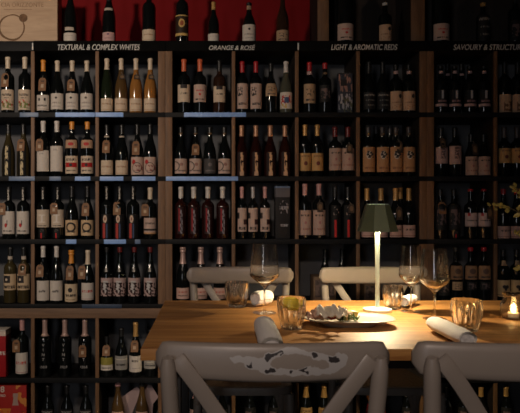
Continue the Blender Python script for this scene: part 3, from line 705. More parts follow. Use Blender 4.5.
t, w, h = carton('picture_card_box', 338.5, 352.5, 74, 1, .05, P['collage'], 'dark printed carton with pink collage, beside bottles in the first row', 'box', .05)
box('lid', -w, w, -.0012, .051, h+.0003, h+.006, P['smokebox'], t, .001, uv=True)
t, w, h = carton('gift_box', 275.5, 290, 188, 3, .075, P['smokebox'], 'tall dark gift carton with grey lettering beside the figure-labelled bottles', 'box', .03)
box('lid', -w-.001, w+.001, -.001, .076, h+.0003, h+.010, M['price_grey'], t, .001)
t, w, h = carton('red_carton', -14, 5.7, 331.5, 5, .09, P['redcarton'], 'plain red carton with pale top band at the lower left edge', 'box', .02)
box('lid', -w, w, 0, .09, h+.0003, h+.008, P['whitepaper'], t, .001, uv=True)
# red sparkling carton with printed bottle
t, w, h = carton('sparkling_carton', -18, 26.5, 385.5, 6, .09, P['fizz'], 'red and orange carton printed with a sparkling bottle, bottom left', 'box', .02)
bm = bmesh.new()
bz = prof_of('champagne', .205, .031)
L_ = [bm.verts.new((X_(15.5, SY+.02)-X_(4.25, SY+.02)-r, -.0008, z+.002)) for r, z in bz[1:]]; R_ = [bm.verts.new((X_(15.5, SY+.02)-X_(4.25, SY+.02)+r, -.0008, z+.002)) for r, z in bz[1:]]
for i in range(len(L_)-1): bm.faces.new((L_[i], R_[i], R_[i+1], L_[i+1]))
fin('printed_bottle', bm, K['red'], t)
bm = bmesh.new()
q = [(r+.0004, z) for r, z in bz if z > .135]
L_ = [bm.verts.new((X_(15.5, SY+.02)-X_(4.25, SY+.02)-r, -.0012, z+.002)) for r, z in q]; R_ = [bm.verts.new((X_(15.5, SY+.02)-X_(4.25, SY+.02)+r, -.0012, z+.002)) for r, z in q]
for i in range(len(L_)-1): bm.faces.new((L_[i], R_[i], R_[i+1], L_[i+1]))
fin('printed_foil', bm, K['rosefoil'], t)
me = text_mesh('8', .045, ext=.0003, bold=.001)
for v in me.vertices: v.co = (v.co.x + X_(2.5, SY+.02)-X_(4.25, SY+.02), v.co.y-.001, v.co.z+Z_(389.8, SY+.02)-ROW_BASE[6])
link('lettering', me, P['whitepaper'], t)
me = text_mesh('RIO', .017, ext=.0003, bold=.0005)
for v in me.vertices: v.co = (v.co.x + X_(3, SY+.02)-X_(4.25, SY+.02), v.co.y-.001, v.co.z+Z_(395.8, SY+.02)-ROW_BASE[6])
link('lettering', me, P['whitepaper'], t)
carton('printed_case', 313.5, 336, 276.5, 4, .12, P['crateprint'], 'brown printed bottle case behind the right rear chair, left one', 'box', .03, 'printed bottle cases on the fourth row')
carton('printed_case', 364.5, 381, 283, 4, .12, P['crateprint'], 'brown printed bottle case behind the lamp stem, right one', 'box', .03, 'printed bottle cases on the fourth row')
# tilted pink cards among the lowest bottles
def card(pts, y, label):
    bm = bmesh.new(); ul = bm.loops.layers.uv.verify(); Y = SY+y
    v0 = [bm.verts.new((X_(px, Y), Y, Z_(py, Y))) for px, py in pts]; v1 = [bm.verts.new((v.co.x, Y+.002, v.co.z)) for v in v0]
    bm.faces.new(v0); bm.faces.new(v1[::-1])
    for i in range(len(pts)): j = (i+1) % len(pts); bm.faces.new((v0[i], v0[j], v1[j], v1[i]))
    for f in bm.faces:
        for l in f.loops: l[ul].uv = (l.vert.co.x*7 % 1, l.vert.co.z*7 % 1)
    o = fin('pink_card', bm, P['pinkcard'], None, False)
    return tag(o, label, 'card', 'pink cards leaning on the lowest shelf')
Yk = SY+.10
kz = PY0 + (CZ-ROW_BASE[6]-.0005)/Yk*F
card([(106, kz), (127, kz), (137, 401), (140, 390), (137, 386.5), (122, 397)], .10, 'slanted pale pink card between the straw-gold sparkling bottles')
card([(146, kz), (152, kz), (153, 404), (158.5, 397), (151.5, 385.5), (144.5, 384)], .10, 'small pointed pink card right of the second sparkling bottle')
# orange and red wrapped parcel
t = empty('wrapped_parcel', (X_(376, SY+.08), SY+.08, ROW_BASE[6]+.0008), 'orange parcel tied over a red wrapped foot, seen between chairs', 'parcel')
box('orange_top', -.05, .05, -.035, .035, .150, .222, P['orangepack'], t, .012, uv=True)
bm = bmesh.new(); rows = lathe(bm, [(.055, 0), (.06, .01), (.056, .08), (.045, .13), (.036, .1495)], 20); cap(bm, rows[0]); cap(bm, rows[-1])
fin('red_wrap', bm, K['bright_red'], t)
box('ribbon', -.006, .006, -.064, -.0615, .01, .12, K['pink'], t, .001)

# ------------------------------------------------------------------ table
TX0, TX1, TY0, TY1 = -.210, 1.62, 1.795, 2.719
t = empty('dining_table', ((TX0+TX1)/2, (TY0+TY1)/2, 0), 'honey brown plank dining table with lamp and glasses on it', 'table')
hx, hy = (TX1-TX0)/2, (TY1-TY0)/2
box('tabletop', -hx, hx, -hy, hy, TZ-.034, TZ, M['table'], t, .002)
M['leg_dark'] = plain('leg_dark', (.015, .013, .012), .5)
for a in (-1, 1):
    for c in (-1, 1): box('leg', a*(hx-.08)-.03, a*(hx-.08)+.03, c*(hy-.16)-.03, c*(hy-.16)+.03, 0, TZ-.0345, M['leg_dark'], t, .004)
    box('apron', -hx+.12, hx-.12, a*(hy-.12)-.012, a*(hy-.12)+.012, TZ-.085, TZ-.0345, M['leg_dark'], t, .002)

# ------------------------------------------------------------------ cross-back chairs
def worn_paint(name, patch=None):
    m, nt, bs = nmat(name); L = nt.links.new; k = N(nt)
    tc = nt.nodes.new('ShaderNodeTexCoord')
    def noise(sc, det=5):
        n = nt.nodes.new('ShaderNodeTexNoise'); n.inputs['Scale'].default_value = sc; n.inputs['Detail'].default_value = det; L(tc.outputs['Object'], n.inputs['Vector']); return n.outputs['Fac']
    def mixc(f, a, bcol):
        mx = nt.nodes.new('ShaderNodeMix'); mx.data_type = 'RGBA'; L(f, mx.inputs[0])
        if isinstance(a, tuple): mx.inputs[6].default_value = (*a, 1)
        else: L(a, mx.inputs[6])
        mx.inputs[7].default_value = (*bcol, 1); return mx.outputs[2]
    n1 = noise(6)
    col = mixc(n1, (.18, .15, .125), (.25, .21, .177))
    chip = k.m('GREATER_THAN', noise(22, 6), .70)
    col = mixc(chip, col, (.17, .12, .085))
    if patch:
        sp = nt.nodes.new('ShaderNodeSeparateXYZ'); L(tc.outputs['Object'], sp.inputs[0]); x, z = sp.outputs[0], sp.outputs[2]
        dx = k.m('DIVIDE', k.m('SUBTRACT', x, patch[0]), patch[2]); dz = k.m('DIVIDE', k.m('SUBTRACT', z, patch[1]), patch[3])
        d = k.m('SQRT', k.m('ADD', k.m('MULTIPLY', dx, dx), k.m('MULTIPLY', dz, dz)))
        d = k.m('ADD', d, k.m('MULTIPLY', k.m('SUBTRACT', noise(17, 4), .5), 1.7))
        ring = k.m('MULTIPLY', k.m('GREATER_THAN', d, .62), k.m('LESS_THAN', d, 1.0))
        col = mixc(ring, col, (.32, .30, .285))
        hole = k.m('MULTIPLY', k.m('MULTIPLY', k.m('GREATER_THAN', d, .66), k.m('LESS_THAN', d, .93)), k.m('GREATER_THAN', noise(38, 2), .60))
        col = mixc(hole, col, (.03, .025, .025))
    L(col, bs.inputs['Base Color']); bs.inputs['Roughness'].default_value = .42
    bp = nt.nodes.new('ShaderNodeBump'); bp.inputs['Strength'].default_value = .2; bp.inputs['Distance'].default_value = .004
    L(noise(14, 6), bp.inputs['Height']); L(bp.outputs['Normal'], bs.inputs['Normal'])
    return m
RZ0, RZ1 = .872, .953
paint = worn_paint('worn_grey_paint')
paint_patch = worn_paint('worn_grey_paint_patched', (.03, .918, .118, .030))
paint_patch2 = worn_paint('worn_grey_paint_edge_patch', (.26, .935, .055, .03))
M['rattan'] = plain('woven_seat', (.34, .22, .12), .7, var=.35, scale=110, bump=.4)
def chair_parts(t, rail_paint):
    # top rail: swept rounded section, bowed in plan
    bm = bmesh.new(); rows = []; n = 36; seg = 16
    for i in range(n+1):
        u = -1 + 2*i/n; e = max(0, 1-abs(u)**16); k = (abs(u)-.90)/.10
        s = 1 if k <= 0 else math.sqrt(max(.0, 1-k*k))*.96+.04
        x = .25*u; y = .035*u*u - .012
        hh = (RZ1-RZ0)/2*(1-.10*u*u)*(.30+.70*s); th = .0165*(.3+.7*s); zc = (RZ0+RZ1)/2 + .003*(u*u)
        row = []
        for j in range(seg):
            a = 2*PI*j/seg; ca, sa = math.cos(a), math.sin(a)
            q = lambda v: math.copysign(abs(v)**.62, v)
            row.append(bm.verts.new((x, y + q(ca)*th, zc + q(sa)*hh)))
        rows.append(row)
    for a, c in zip(rows, rows[1:]):
        for j in range(seg): bm.faces.new((a[j], a[(j+1) % seg], c[(j+1) % seg], c[j]))
    cap(bm, rows[0]); cap(bm, rows[-1]); fin('top_rail', bm, rail_paint, t, ang=60)
    for sd in (-1, 1):
        bm = bmesh.new()
        pts = catmull([(sd*.222, -.020, .925), (sd*.214, .0, .78), (sd*.200, .035, .60), (sd*.192, .045, .47), (sd*.197, .02, .25), (sd*.205, -.03, 0)], 5)
        tube(bm, pts, [.0115, .0165]+[.0178]*(len(pts)-2), 14)
        fin('rear_leg', bm, paint, t)
        bm = bmesh.new()
        yo = -.004 if sd > 0 else .006
        yo = -.003 if sd > 0 else .003
        P0 = [(sd*.203, -.0165+yo, .922), (sd*.160, -.017+yo, .866), (sd*.0, .022+yo, .64), (-sd*.188, .036+yo, .505)]
        pp = catmull(P0, 6); rows = []
        for i, p in enumerate(pp):
            tn = (pp[min(i+1, len(pp)-1)]-pp[max(i-1, 0)]).normalized(); s = tn.cross(Vector((0, 1, 0))).normalized(); w = .0165; th = .0048
            nn = s.cross(tn).normalized()
            rows.append([bm.verts.new(p+s*w*a+nn*th*c) for a, c in ((-1, -.6), (-.8, -1), (.8, -1), (1, -.6), (1, .6), (.8, 1), (-.8, 1), (-1, .6))])
        for a, c in zip(rows, rows[1:]):
            for j in range(8): bm.faces.new((a[j], a[(j+1) % 8], c[(j+1) % 8], c[j]))
        cap(bm, rows[0]); cap(bm, rows[-1]); fin('cross_bar', bm, paint, t)
        bm = bmesh.new(); tube(bm, [(sd*.188, .375, .468), (sd*.205, .405, 0)], [.0185, .014], 12); fin('front_leg', bm, paint, t)
        # bent braces under the seat
        bm = bmesh.new(); tube(bm, catmull([(sd*.196, .02, .27), (sd*.15, .03, .39), (sd*.06, .04, .445), (0, .042, .452)], 6), .0095, 8); fin('brace', bm, paint, t)
        bm = bmesh.new(); tube(bm, catmull([(sd*.196, .03, .26), (sd*.192, .12, .40), (sd*.188, .21, .44), (sd*.186, .28, .40), (sd*.19, .37, .26)], 6), .0095, 8); fin('side_brace', bm, paint, t)
    bm = bmesh.new(); tube(bm, [(-.20, .39, .20), (.20, .39, .20)], .010, 10); fin('stretcher', bm, paint, t)
    # seat: rounded trapezoid frame with a woven panel
    def ring(bm, sc, z):
        out = []
        for j in range(40):
            a = 2*PI*j/40; c, s = math.cos(a), math.sin(a)
            q = lambda v: math.copysign(abs(v)**.45, v)
            yy = .205 + .205*sc*q(s); xx = (.195+.022*(q(s)))*sc*q(c); out.append(bm.verts.new((xx, yy, z)))
        return out
    bm = bmesh.new(); R = [ring(bm, .8, .468), ring(bm, 1, .47), ring(bm, 1.01, .485), ring(bm, .99, .50), ring(bm, .84, .498), ring(bm, .8, .490)]
    R.append(R[0])
    for a, c in zip(R, R[1:]):
        for j in range(40): bm.faces.new((a[j], a[(j+1) % 40], c[(j+1) % 40], c[j]))
    fin('seat_frame', bm, paint, t)
    bm = bmesh.new(); a = ring(bm, .798, .478); c = ring(bm, .798, .492)
    for j in range(40): bm.faces.new((a[j], a[(j+1) % 40], c[(j+1) % 40], c[j]))
    cap(bm, a); cap(bm, c); fin('woven_seat', bm, M['rattan'], t)
FY, RY = 1.308, 2.925
grp = 'grey cross-back chairs around the table'
t = empty('cross_back_chair', (.1276, FY, 0), 'near grey cross-back chair with a big flaked paint patch on its rail', 'chair', grp); chair_parts(t, paint_patch)
t = empty('cross_back_chair', (.677, FY, 0), 'near grey cross-back chair at right, cut by the frame', 'chair', grp); chair_parts(t, paint_patch2)
t = empty('cross_back_chair', (.127, RY, 0), 'far cross-back chair behind the left big wine glass', 'chair', grp, PI); chair_parts(t, paint)
t = empty('cross_back_chair', (.747, RY, 0), 'far cross-back chair behind the table lamp', 'chair', grp, PI); chair_parts(t, paint)

# ------------------------------------------------------------------ table lamp
M['sage'] = plain('sage_metal', (.13, .15, .085), .35, metal=.35, var=.06, scale=20)
M['lampwhite'] = plain('lamp_white', (.54, .65, .60), .35, var=.03)
M['led'] = emis('led_diffuser', (1, .83, .60), 14)
LX, LY = .647, 2.44
t = empty('table_lamp', (LX, LY, TZ), 'cordless table lamp with faceted sage green shade and pale stem', 'lamp')
bm = bmesh.new(); rows = lathe(bm, [(.055, 0), (.056, .003), (.055, .010), (.020, .014), (.010, .016)], 40); cap(bm, rows[0]); cap(bm, rows[-1]); fin('base', bm, M['lampwhite'], t)
bm = bmesh.new(); rows = lathe(bm, [(.0082, .0162), (.0085, .2), (.0105, .392)], 20); cap(bm, rows[0]); cap(bm, rows[-1]); fin('stem', bm, M['lampwhite'], t)
zt, zb_ = Z_(203.8, LY)-TZ, Z_(231.3, LY)-TZ
bm = bmesh.new(); rows = lathe(bm, [(.0810, zb_), (.0470, zt-.003), (.0445, zt-.003), (.0785, zb_)], 8, PI/9, 2*PI+PI/9)
for j in range(8): bm.faces.new((rows[3][j], rows[3][(j+1) % 8], rows[0][(j+1) % 8], rows[0][j]))
fin('lamp_shade', bm, M['sage'], t, False)
bm = bmesh.new(); rows = lathe(bm, [(.040, zt-.0065), (.0425, zt-.005), (.0425, zt-.001), (.040, zt)], 8, PI/9, 2*PI+PI/9); cap(bm, rows[0]); cap(bm, rows[-1]); fin('top_cap', bm, M['lampwhite'], t, False)
bm = bmesh.new(); rows = lathe(bm, [(.030, .372), (.034, .374), (.034, .384), (.030, .387)], 24); cap(bm, rows[0]); cap(bm, rows[-1]); fin('led_diffuser', bm, M['led'], t)

# ------------------------------------------------------------------ glassware
M['stemglass'] = solid_glass('stem_glass', .93); M['footglass'] = thin_glass('foot_glass', (.93, .92, .90), .03, 1.6)
M['tumbler'] = solid_glass('fluted_glass', .88)
def wine_glass(px, pyb, top, maxw, label, wine=False):
    Y = (CZ-TZ)*F/(pyb-PY0); s = F/Y; H = Z_(top, Y)-TZ; R = maxw/2/s
    t = empty('wine_glass', (X_(px, Y), Y, TZ), label, 'glass', 'large angular wine glasses on the table')
    bm = bmesh.new()
    bowl0 = H*.385; wide = H*.555
    rows = lathe(bm, [(.0042, bowl0-.004), (.010, bowl0+.003), (R*.55, bowl0+(wide-bowl0)*.45), (R*.93, wide-.006), (R, wide+.002), (R*.985, wide+.012), (R*.88, wide+(H-wide)*.55), (R*.78, H), (R*.765, H), (R*.865, wide+(H-wide)*.55), (R*.97, wide+.012), (R*.975, wide+.003), (R*.91, wide-.004), (R*.52, bowl0+(wide-bowl0)*.48), (.008, bowl0+.006)], 40)
    cap(bm, rows[-1]); cap(bm, rows[0]); fin('bowl', bm, M['stemglass'], t, ang=60)
    bm = bmesh.new(); rows = lathe(bm, [(.0045, .006), (.0034, .03), (.0034, bowl0-.015), (.0042, bowl0-.0045)], 14); cap(bm, rows[0]); cap(bm, rows[-1]); fin('stem', bm, M['tumbler'], t)
    bm = bmesh.new(); rows = lathe(bm, [(R*.80, .0008), (R*.80, .0018), (R*.3, .0032), (.006, .0055)], 40); cap(bm, rows[0]); cap(bm, rows[-1]); fin('foot', bm, M['footglass'], t, ang=60)
    return t
wine_glass(264.5, 313, 244.5, 30, 'large wine glass on the left, before the far left chair')
wine_glass(434.5, 319, 249, 29, 'right-hand of the two wine glasses near the lamp, closer one')
wine_glass(411, 312, 246, 24, 'left-hand of the two wine glasses near the lamp, farther one')
def tumbler(px, pyb, top, tw, bw, label):
    Y = (CZ-TZ)*F/(pyb-1-PY0); s = F/Y; H = Z_(top+1.5, Y)-TZ; R = tw/2/s; r = bw/2/s
    t = empty('fluted_tumbler', (X_(px, Y), Y, TZ), label, 'glass', 'fluted water tumblers on the table')
    bm = bmesh.new(); fl = lambda a, i: (.13*(abs(math.sin(a*8))-.6) if 1 < i < 5 else 0)
    rows = lathe(bm, [(r*.85, 0), (r, .003), (r*1.04, .012), (r+(R-r)*.75, H*.45), (R*1.0, H*.75), (R*.985, H*.97), (R*.975, H), (R*.90, H), (R*.90, H*.75), (r+(R-r)*.6-.002, H*.42), (r*.86, .016), (r*.5, .012)], 112, flute=fl)
    cap(bm, rows[0]); cap(bm, rows[-1]); fin('tumbler_body', bm, M['tumbler'], t, ang=50)
    return t, R, H, Y
tumbler(237, 308, 280.5, 24, 17, 'fluted tumbler left of the left wine glass')
ty, TR, TH, TYY = tumbler(291.5, 330, 296, 28.5, 20, 'fluted tumbler with yellow lemon inside, beside the food plate')
tumbler(393, 310, 284, 20, 15, 'fluted tumbler just right of the lamp stem')
tumbler(466.5, 332, 298, 30, 21, 'fluted tumbler between the right napkin roll and candle')
M['lemon'] = plain('lemon_flesh', (.72, .52, .03), .45, var=.2, scale=60); M['lemon_rind'] = plain('lemon_rind', (.62, .40, .02), .5, var=.1, scale=90, bump=.2)
t = empty('lemon_slice', (X_(292.3, TYY), TYY, TZ+TH*.80), 'yellow lemon slice lodged inside the tumbler beside the plate', 'lemon')
bm = bmesh.new(); rows = lathe(bm, [(TR*.72, -.005), (TR*.77, -.0025), (TR*.77, .0025), (TR*.72, .005)], 32); cap(bm, rows[0]); cap(bm, rows[-1]); o = fin('rind', bm, M['lemon_rind'], t)
bm = bmesh.new(); rows = lathe(bm, [(TR*.68, -.0058), (TR*.68, .0058)], 32); cap(bm, rows[0]); cap(bm, rows[-1]); o2 = fin('flesh', bm, M['lemon'], t)
t.rotation_euler = (math.radians(24), math.radians(8), 0)

# candle in a bulging jar
CYd = (CZ-TZ)*F/(319-PY0)
t = empty('candle_jar', (X_(513.5, CYd), CYd, TZ), 'bulging clear glass candle jar glowing at the right edge', 'candle')
bm = bmesh.new(); rows = lathe(bm, [(.030, 0), (.038, .004), (.0455, .03), (.044, .055), (.034, .075), (.0325, .083), (.038, .096), (.036, .096), (.030, .083), (.0315, .074), (.041, .054), (.0425, .03), (.034, .007)], 40, flute=lambda a, i: .018*math.sin(a*9)); cap(bm, rows[0]); cap(bm, rows[-1]); fin('jar', bm, M['stemglass'], t)
bm = bmesh.new(); rows = lathe(bm, [(.019, .0075), (.0195, .012), (.0195, .022), (.017, .024)], 24); cap(bm, rows[0]); cap(bm, rows[-1]); fin('tealight', bm, plain('wax', (.75, .66, .5), .5), t)
bm = bmesh.new(); rows = lathe(bm, [(.0015, .0242), (.006, .031), (.0068, .036), (.0045, .046), (.0008, .058)], 14); cap(bm, rows[0]); cap(bm, rows[-1]); fin('flame', bm, emis('flame', (1, .62, .22), 60), t)

# ------------------------------------------------------------------ napkins
M['linen'] = plain('linen', (.84, .80, .74), .85, var=.06, scale=200, bump=.15)
M['linen_hem'] = plain('linen_hem', (.56, .53, .50), .9, var=.2, scale=90)
def napkin(p0, p1, r, label, sq=.82):
    """rolled napkin: a spiral sheet, lying from p0 to p1 on the table"""
    a = Vector((*p0, 0)); c = Vector((*p1, 0)); L = (c-a).length
    t = empty('napkin_roll', ((a.x+c.x)/2, (a.y+c.y)/2, TZ), label, 'napkin', 'rolled white napkins on the table', math.atan2(c.y-a.y, c.x-a.x))
    bm = bmesh.new(); nl = 14; ns = 54; rows = []
    for i in range(nl+1):
        x = -L/2 + L*i/nl; row = []
        tap = 1 - .10*(abs(2*i/nl-1)**6) + .02*math.sin(i*1.9)
        for j in range(ns+1):
            th = -.6 + 2*PI*2.6*(1-j/ns); rr = r*(1-.30*j/ns)*tap + .0006*math.sin(th*3+i)
            row.append(bm.verts.new((x + .002*math.sin(th), rr*math.cos(th), r*sq + rr*sq*math.sin(th) + .001)))
        rows.append(row)
    for p, q in zip(rows, rows[1:]):
        for j in range(ns): bm.faces.new((p[j], p[j+1], q[j+1], q[j]))
    fin('cloth', bm, M['linen'], t, ang=70)
    bm = bmesh.new(); bz_ = []
    rr = r*.66
    for i in (0, 1):
        x = (L/2-.0035) if i else -(L/2-.0035)
        f = [bm.verts.new((x, rr*math.cos(2*PI*j/20), r*sq+rr*sq*math.sin(2*PI*j/20))) for j in range(20)]; bz_.append(f)
    for j in range(20): bm.faces.new((bz_[0][j], bz_[0][(j+1) % 20], bz_[1][(j+1) % 20], bz_[1][j]))
    cap(bm, bz_[0]); cap(bm, bz_[1]); fin('inner_fold', bm, M['linen_hem'], t)
    return t
def tp(px, py, z=0):
    Y = (CZ-TZ-z)*F/(py-PY0); return (X_(px, Y), Y)
napkin(tp(264, 333), tp(272.5, 358), .036, 'white napkin roll left, pointing at the near chair\'s flaked rail')
napkin(tp(434, 331), tp(468, 348.5), .031, 'white napkin roll at right, before the wine glass')
napkin(tp(255, 307), tp(268.5, 305), .034, 'short white napkin roll behind the left wine glass', .95)
napkin(tp(403, 308), tp(412, 304.5), .028, 'short white napkin roll behind the tumbler at the lamp', .8)

# ------------------------------------------------------------------ food plate
M['stoneware'] = plain('stoneware', (.40, .36, .30), .35, var=.08, scale=25)
PXc, PYc = .471, 2.160
t = empty('serving_plate', (PXc, PYc, TZ), 'pale stoneware serving plate with raised rim, before the lamp', 'plate', None, math.radians(-3))
bm = bmesh.new()
def sup(R, z, n=2.7):
    out = []
    for j in range(64):
        a = 2*PI*j/64; c, s = math.cos(a), math.sin(a); q = (abs(c)**n+abs(s)**n)**(-1/n)
        out.append(bm.verts.new((R*q*c, R*q*s*.62, z)))
    return out
R = [sup(.085, 0), sup(.092, .006), sup(.10, .012), sup(.135, .018), sup(.157, .0245), sup(.159, .0265), sup(.156, .0275), sup(.136, .0225), sup(.115, .019), sup(.06, .018)]
for a, c in zip(R, R[1:]):
    for j in range(64): bm.faces.new((a[j], a[(j+1) % 64], c[(j+1) % 64], c[j]))
cap(bm, R[0]); cap(bm, R[-1]); fin('plate_body', bm, M['stoneware'], t, ang=50)
FM = {'ham': plain('cured_meat', (.48, .29, .20), .45, var=.45, scale=60, bump=.3), 'cheese': plain('white_cheese', (.66, .57, .43), .5, var=.15, scale=60, bump=.3),
      'tomato': plain('tomato', (.45, .04, .02), .25, var=.15, scale=30), 'olive': plain('olive', (.09, .10, .02), .3, var=.2, scale=30),
      'leaf': plain('salad_leaf', (.09, .15, .025), .5, var=.35, scale=50), 'bread': plain('toasted_bread', (.46, .30, .15), .8, var=.3, scale=70, bump=.5), 'yellow': plain('pickle', (.58, .38, .06), .4, var=.2, scale=50)}
def lump(name, px, py, size, mat, label, cat, sq=(1, 1, .7), seed=0, z=.0225):
    rnd = random.Random(seed); x, y = tp(px, py, z); bm = bmesh.new()
    bmesh.ops.create_icosphere(bm, subdivisions=3, radius=1)
    ph = [rnd.uniform(0, 6) for _ in range(6)]
    for v in bm.verts:
        c = v.co.copy(); k = 1 + .13*math.sin(3*c.x+ph[0])*math.sin(3*c.y+ph[1]) + .10*math.sin(5*c.z+ph[2]+2*c.x) + .06*math.sin(9*c.y+ph[3])
        v.co = Vector((c.x*sq[0], c.y*sq[1], c.z*sq[2]))*size*k
    mz = min(v.co.z for v in bm.verts)
    for v in bm.verts: v.co.z -= mz
    o = fin(name, bm, FM[mat], None, ang=80); o.location = (x, y, TZ+z); o.rotation_euler = (0, 0, rnd.uniform(-1, 1))
    return tag(o, label, cat)
def fold(name, px, py, L, W, mat, label, cat, seed, z=.021, hgt=.022):
    rnd = random.Random(seed); x, y = tp(px, py, z); bm = bmesh.new(); n, m_ = 18, 8; top = []; bot = []
    p1, p2 = rnd.uniform(0, 6), rnd.uniform(0, 6)
    for i in range(n+1):
        for lst, dz in ((top, .0028), (bot, 0)):
            lst.append([bm.verts.new(((i/n-.5)*L, (j/m_-.5)*W*(1-.25*abs(2*i/n-1)**3), hgt*.55*((.5+.5*math.sin(i*.62+p1))*(.7+.3*math.sin(j*.7+p2))+.25*math.sin(i*1.3+j*.9+p2)) + dz)) for j in range(m_+1)])
    for S in (top, bot):
        for a, c in zip(S, S[1:]):
            for j in range(m_): bm.faces.new((a[j], a[j+1], c[j+1], c[j]))
    for i in range(n):
        for j in (0, m_): bm.faces.new((top[i][j], top[i+1][j], bot[i+1][j], bot[i][j]))
    for j in range(m_):
        for i in (0, n): bm.faces.new((top[i][j], top[i][j+1], bot[i][j+1], bot[i][j]))
    mz = min(v.co.z for v in bm.verts)
    for v in bm.verts: v.co.z -= mz
    rx = rnd.uniform(.35, .6)
    o = fin(name, bm, FM[mat], None, ang=80); o.location = (x, y, TZ+z+W/2*math.sin(rx)-.004); o.rotation_euler = (rx, rnd.uniform(-.2, .2), rnd.uniform(-.35, .35))
    return tag(o, label, cat)
lump('cheese_piece', 325, 319.6, .018, 'cheese', 'creamy white cheese lump in front of the folded slices', 'cheese', (1.3, 1, .8), 1)
fold('bread_slice', 330, 317.0, .085, .055, 'cheese', 'largest pale folded slice, heaped in the middle of the plate', 'bread', 21, .050, .036)
fold('bread_slice', 338.5, 317.5, .062, .05, 'bread', 'tan folded slice leaning right of the plate\'s middle heap', 'bread', 22, .034, .036)
fold('meat_slice', 321, 317.0, .06, .045, 'ham', 'reddish folded slice left of the plate\'s middle heap', 'meat', 23, .038, .032)
fold('meat_slice', 313, 318.2, .052, .05, 'ham', 'folded pale cured slice at the plate\'s left end', 'meat', 2, .027, .028)
fold('meat_slice', 328, 316.6, .06, .040, 'ham', 'folded cured slice under the pale middle slice', 'meat', 3, .024)
fold('cheese_slice', 339, 316.4, .06, .045, 'cheese', 'ruffled pale slice behind the tan folded slice', 'cheese', 4, .046, .034)
lump('bread_piece', 346, 317.5, .019, 'bread', 'toasted bread piece at the heap\'s right end', 'bread', (1.3, 1, .6), 5)
lump('tomato_half', 331.5, 320.2, .016, 'tomato', 'red tomato half at the plate\'s front', 'tomato', (1.3, 1, .9), 6)
lump('olive', 338.5, 320.3, .011, 'olive', 'dark green olive just right of the red tomato', 'olive', (1.2, 1, .9), 7)
lump('olive', 344, 320.3, .011, 'olive', 'dark green olive nearest the plate\'s front right', 'olive', (1.2, 1, .9), 8)
lump('olive', 349, 319.8, .010, 'olive', 'dark green olive beside the salad leaf', 'olive', (1.2, 1, .9), 24)
fold('salad_leaf', 353, 320.0, .04, .022, 'leaf', 'green salad leaf beside the yellow pickle', 'leaf', 9, hgt=.024)
fold('salad_leaf', 341.5, 319.7, .04, .02, 'leaf', 'green salad leaf behind the front olives', 'leaf', 25, hgt=.024)
lump('pickle_slice', 352.5, 317.3, .017, 'yellow', 'yellow pickle piece at the food\'s right end', 'pickle', (1.4, .8, .7), 10)
lump('meat_morsel', 318.5, 320.0, .013, 'ham', 'small pinkish morsel at the plate\'s front left', 'meat', (1.4, 1, .9), 12)

# ------------------------------------------------------------------ leafy sprigs in a vase beyond the frame
VX, VY = 1.33, 2.12
t = empty('vase', (VX, VY, TZ), 'dark ceramic vase at the table\'s right end', 'vase')
bm = bmesh.new(); rows = lathe(bm, [(.04, 0), (.055, .02), (.06, .07), (.04, .14), (.028, .17), (.033, .185), (.029, .185), (.024, .17), (.036, .14), (.055, .07), (.045, .02)], 32); cap(bm, rows[0]); cap(bm, rows[-1]); fin('vase_body', bm, plain('vase_glaze', (.03, .028, .026), .3), t)
M['leaf_y'] = plain('sprig_leaf', (.24, .18, .04), .55, var=.35, scale=60); M['twig'] = plain('twig', (.07, .045, .025), .8, var=.3)
def sprig(pts, n, label, seed):
    rnd = random.Random(seed); path = catmull(pts, 8); base = path[0]
    t = empty('leafy_sprig', base, label, 'plant', 'yellowish leafy sprigs reaching in from the right')
    pp = [p-base for p in path]
    bm = bmesh.new(); tube(bm, pp, [.0022-.0014*i/len(pp) for i in range(len(pp))], 6); fin('twig', bm, M['twig'], t)
    bm = bmesh.new()
    for k in range(n):
        f = .35 + .65*(k/(n-1)); p = pp[min(len(pp)-1, int(f*(len(pp)-1)))] + Vector((rnd.uniform(-.008, .008), rnd.uniform(-.008, .008), rnd.uniform(-.006, .006)))
        d = Vector((rnd.uniform(-1, .4), rnd.uniform(-.7, .7), rnd.uniform(-.6, 1))).normalized(); s = d.cross(Vector((rnd.uniform(-.5, .5), -1, .3))).normalized(); nn = d.cross(s)
        L = rnd.uniform(.016, .027); W = L*.30
        vs = [p, p+d*L*.35+s*W+nn*.002, p+d*L*.75+s*W*.7+nn*.001, p+d*L, p+d*L*.75-s*W*.7+nn*.001, p+d*L*.35-s*W+nn*.002]
        mid = [p+d*L*.35-nn*.0015, p+d*L*.75-nn*.0012]
        v = [bm.verts.new(c) for c in vs]; m1, m2 = bm.verts.new(mid[0]), bm.verts.new(mid[1])
        for f_ in ((v[0], v[1], m1), (v[1], v[2], m2, m1), (v[2], v[3], m2), (v[3], v[4], m2), (v[4], v[5], m1, m2), (v[5], v[0], m1)): bm.faces.new(f_)
    fin('leaves', bm, M['leaf_y'], t)
def at(px, py, Y): return (X_(px, Y), Y, Z_(py, Y))
vt = (VX, VY, TZ+.10)
sprig([(VX-.004, VY, TZ+.03), (VX-.016, VY, TZ+.184), at(548, 232, 2.14), at(512, 209, 2.14), at(493, 207, 2.12)], 40, 'upper leafy sprig reaching furthest left over the wine shelves', 1)
sprig([(VX+.006, VY+.01, TZ+.03), (VX-.006, VY+.012, TZ+.184), at(556, 228, 2.2), at(530, 200, 2.2), at(514, 187, 2.2)], 34, 'topmost leafy sprig at the right edge', 2)
sprig([(VX-.006, VY-.014, TZ+.03), (VX-.016, VY-.01, TZ+.184), at(566, 258, 2.1), at(532, 240, 2.1), at(516, 235, 2.1)], 30, 'middle leafy sprig at the right edge, above the candle', 3)
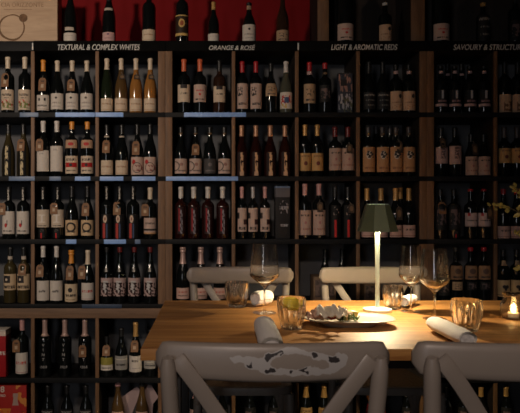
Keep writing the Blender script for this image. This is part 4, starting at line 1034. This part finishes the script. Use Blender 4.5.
sprig([(VX+.0, VY-.022, TZ+.03), (VX-.008, VY-.016, TZ+.184), at(560, 262, 2.06), at(535, 268, 2.06), at(519, 268, 2.06)], 26, 'lowest leafy sprig drooping beside the candle', 4)

# ------------------------------------------------------------------ light
def light(kind, loc, energy, col, size=.1, target=None, spot=None, blend=.4):
    d = bpy.data.lights.new(kind.lower()+'_light', kind); d.energy = energy; d.color = col
    if kind == 'AREA': d.shape = 'DISK'; d.size = size
    else: d.shadow_soft_size = size
    if kind == 'SPOT': d.spot_size = spot; d.spot_blend = blend
    o = bpy.data.objects.new(d.name, d); C.objects.link(o); o.location = loc
    if target is not None: o.rotation_euler = (Vector(target)-Vector(loc)).to_track_quat('-Z', 'Y').to_euler()
    return o
light('POINT', (LX, LY, TZ+.350), 64, (1, .79, .49), .02)                          # the lamp's LED
light('POINT', (X_(513.5, CYd), CYd, TZ+.045), .6, (1, .52, .18), .006)          # candle flame
light('SPOT', (-1.6, .5, 2.3), 165, (1, .82, .66), .10, (-1.15, 3.4, 1.82), math.radians(82), 1.0)   # ceiling track spot at the left
rear_fill = light('AREA', (-1.3, -2.4, 1.6), 14, (.95, .95, 1.0), .45, (-.2, 3.5, 1.5))   # added soft cool fill behind the viewer; no window is built there
rear_fill.data.shape = 'RECTANGLE'; rear_fill.data.size_y = 1.4
light('SPOT', (-.25, -1.0, 2.7), 130, (1, .80, .68), .12, (.3, 1.35, .85), math.radians(46), .7)   # added unseen fill from behind the viewer, brightens the near chair backs
w = bpy.data.worlds.new('world'); bpy.context.scene.world = w; w.use_nodes = True
w.node_tree.nodes['Background'].inputs['Color'].default_value = (.5, .55, .65, 1); w.node_tree.nodes['Background'].inputs['Strength'].default_value = .05

# ------------------------------------------------------------------ camera
cd = bpy.data.cameras.new('camera'); cam = bpy.data.objects.new('camera', cd); C.objects.link(cam)
cam.location = (0, 0, CZ); cam.rotation_euler = (PI/2, 0, 0)
cd.sensor_fit = 'HORIZONTAL'; cd.sensor_width = 36; cd.lens = F/520*36
cd.shift_x = (260-PX0)/520; cd.shift_y = (PY0-206.5)/520; cd.clip_start = .05
cd.dof.use_dof = True; cd.dof.focus_distance = 2.15; cd.dof.aperture_fstop = 8
sc = bpy.context.scene; sc.camera = cam
sc.view_settings.view_transform = 'Standard'; sc.view_settings.look = 'None'; sc.view_settings.gamma = 1; sc.view_settings.use_curve_mapping = False
sc.view_settings.exposure = 0
sc.cycles.max_bounces = 14; sc.cycles.transparent_max_bounces = 16
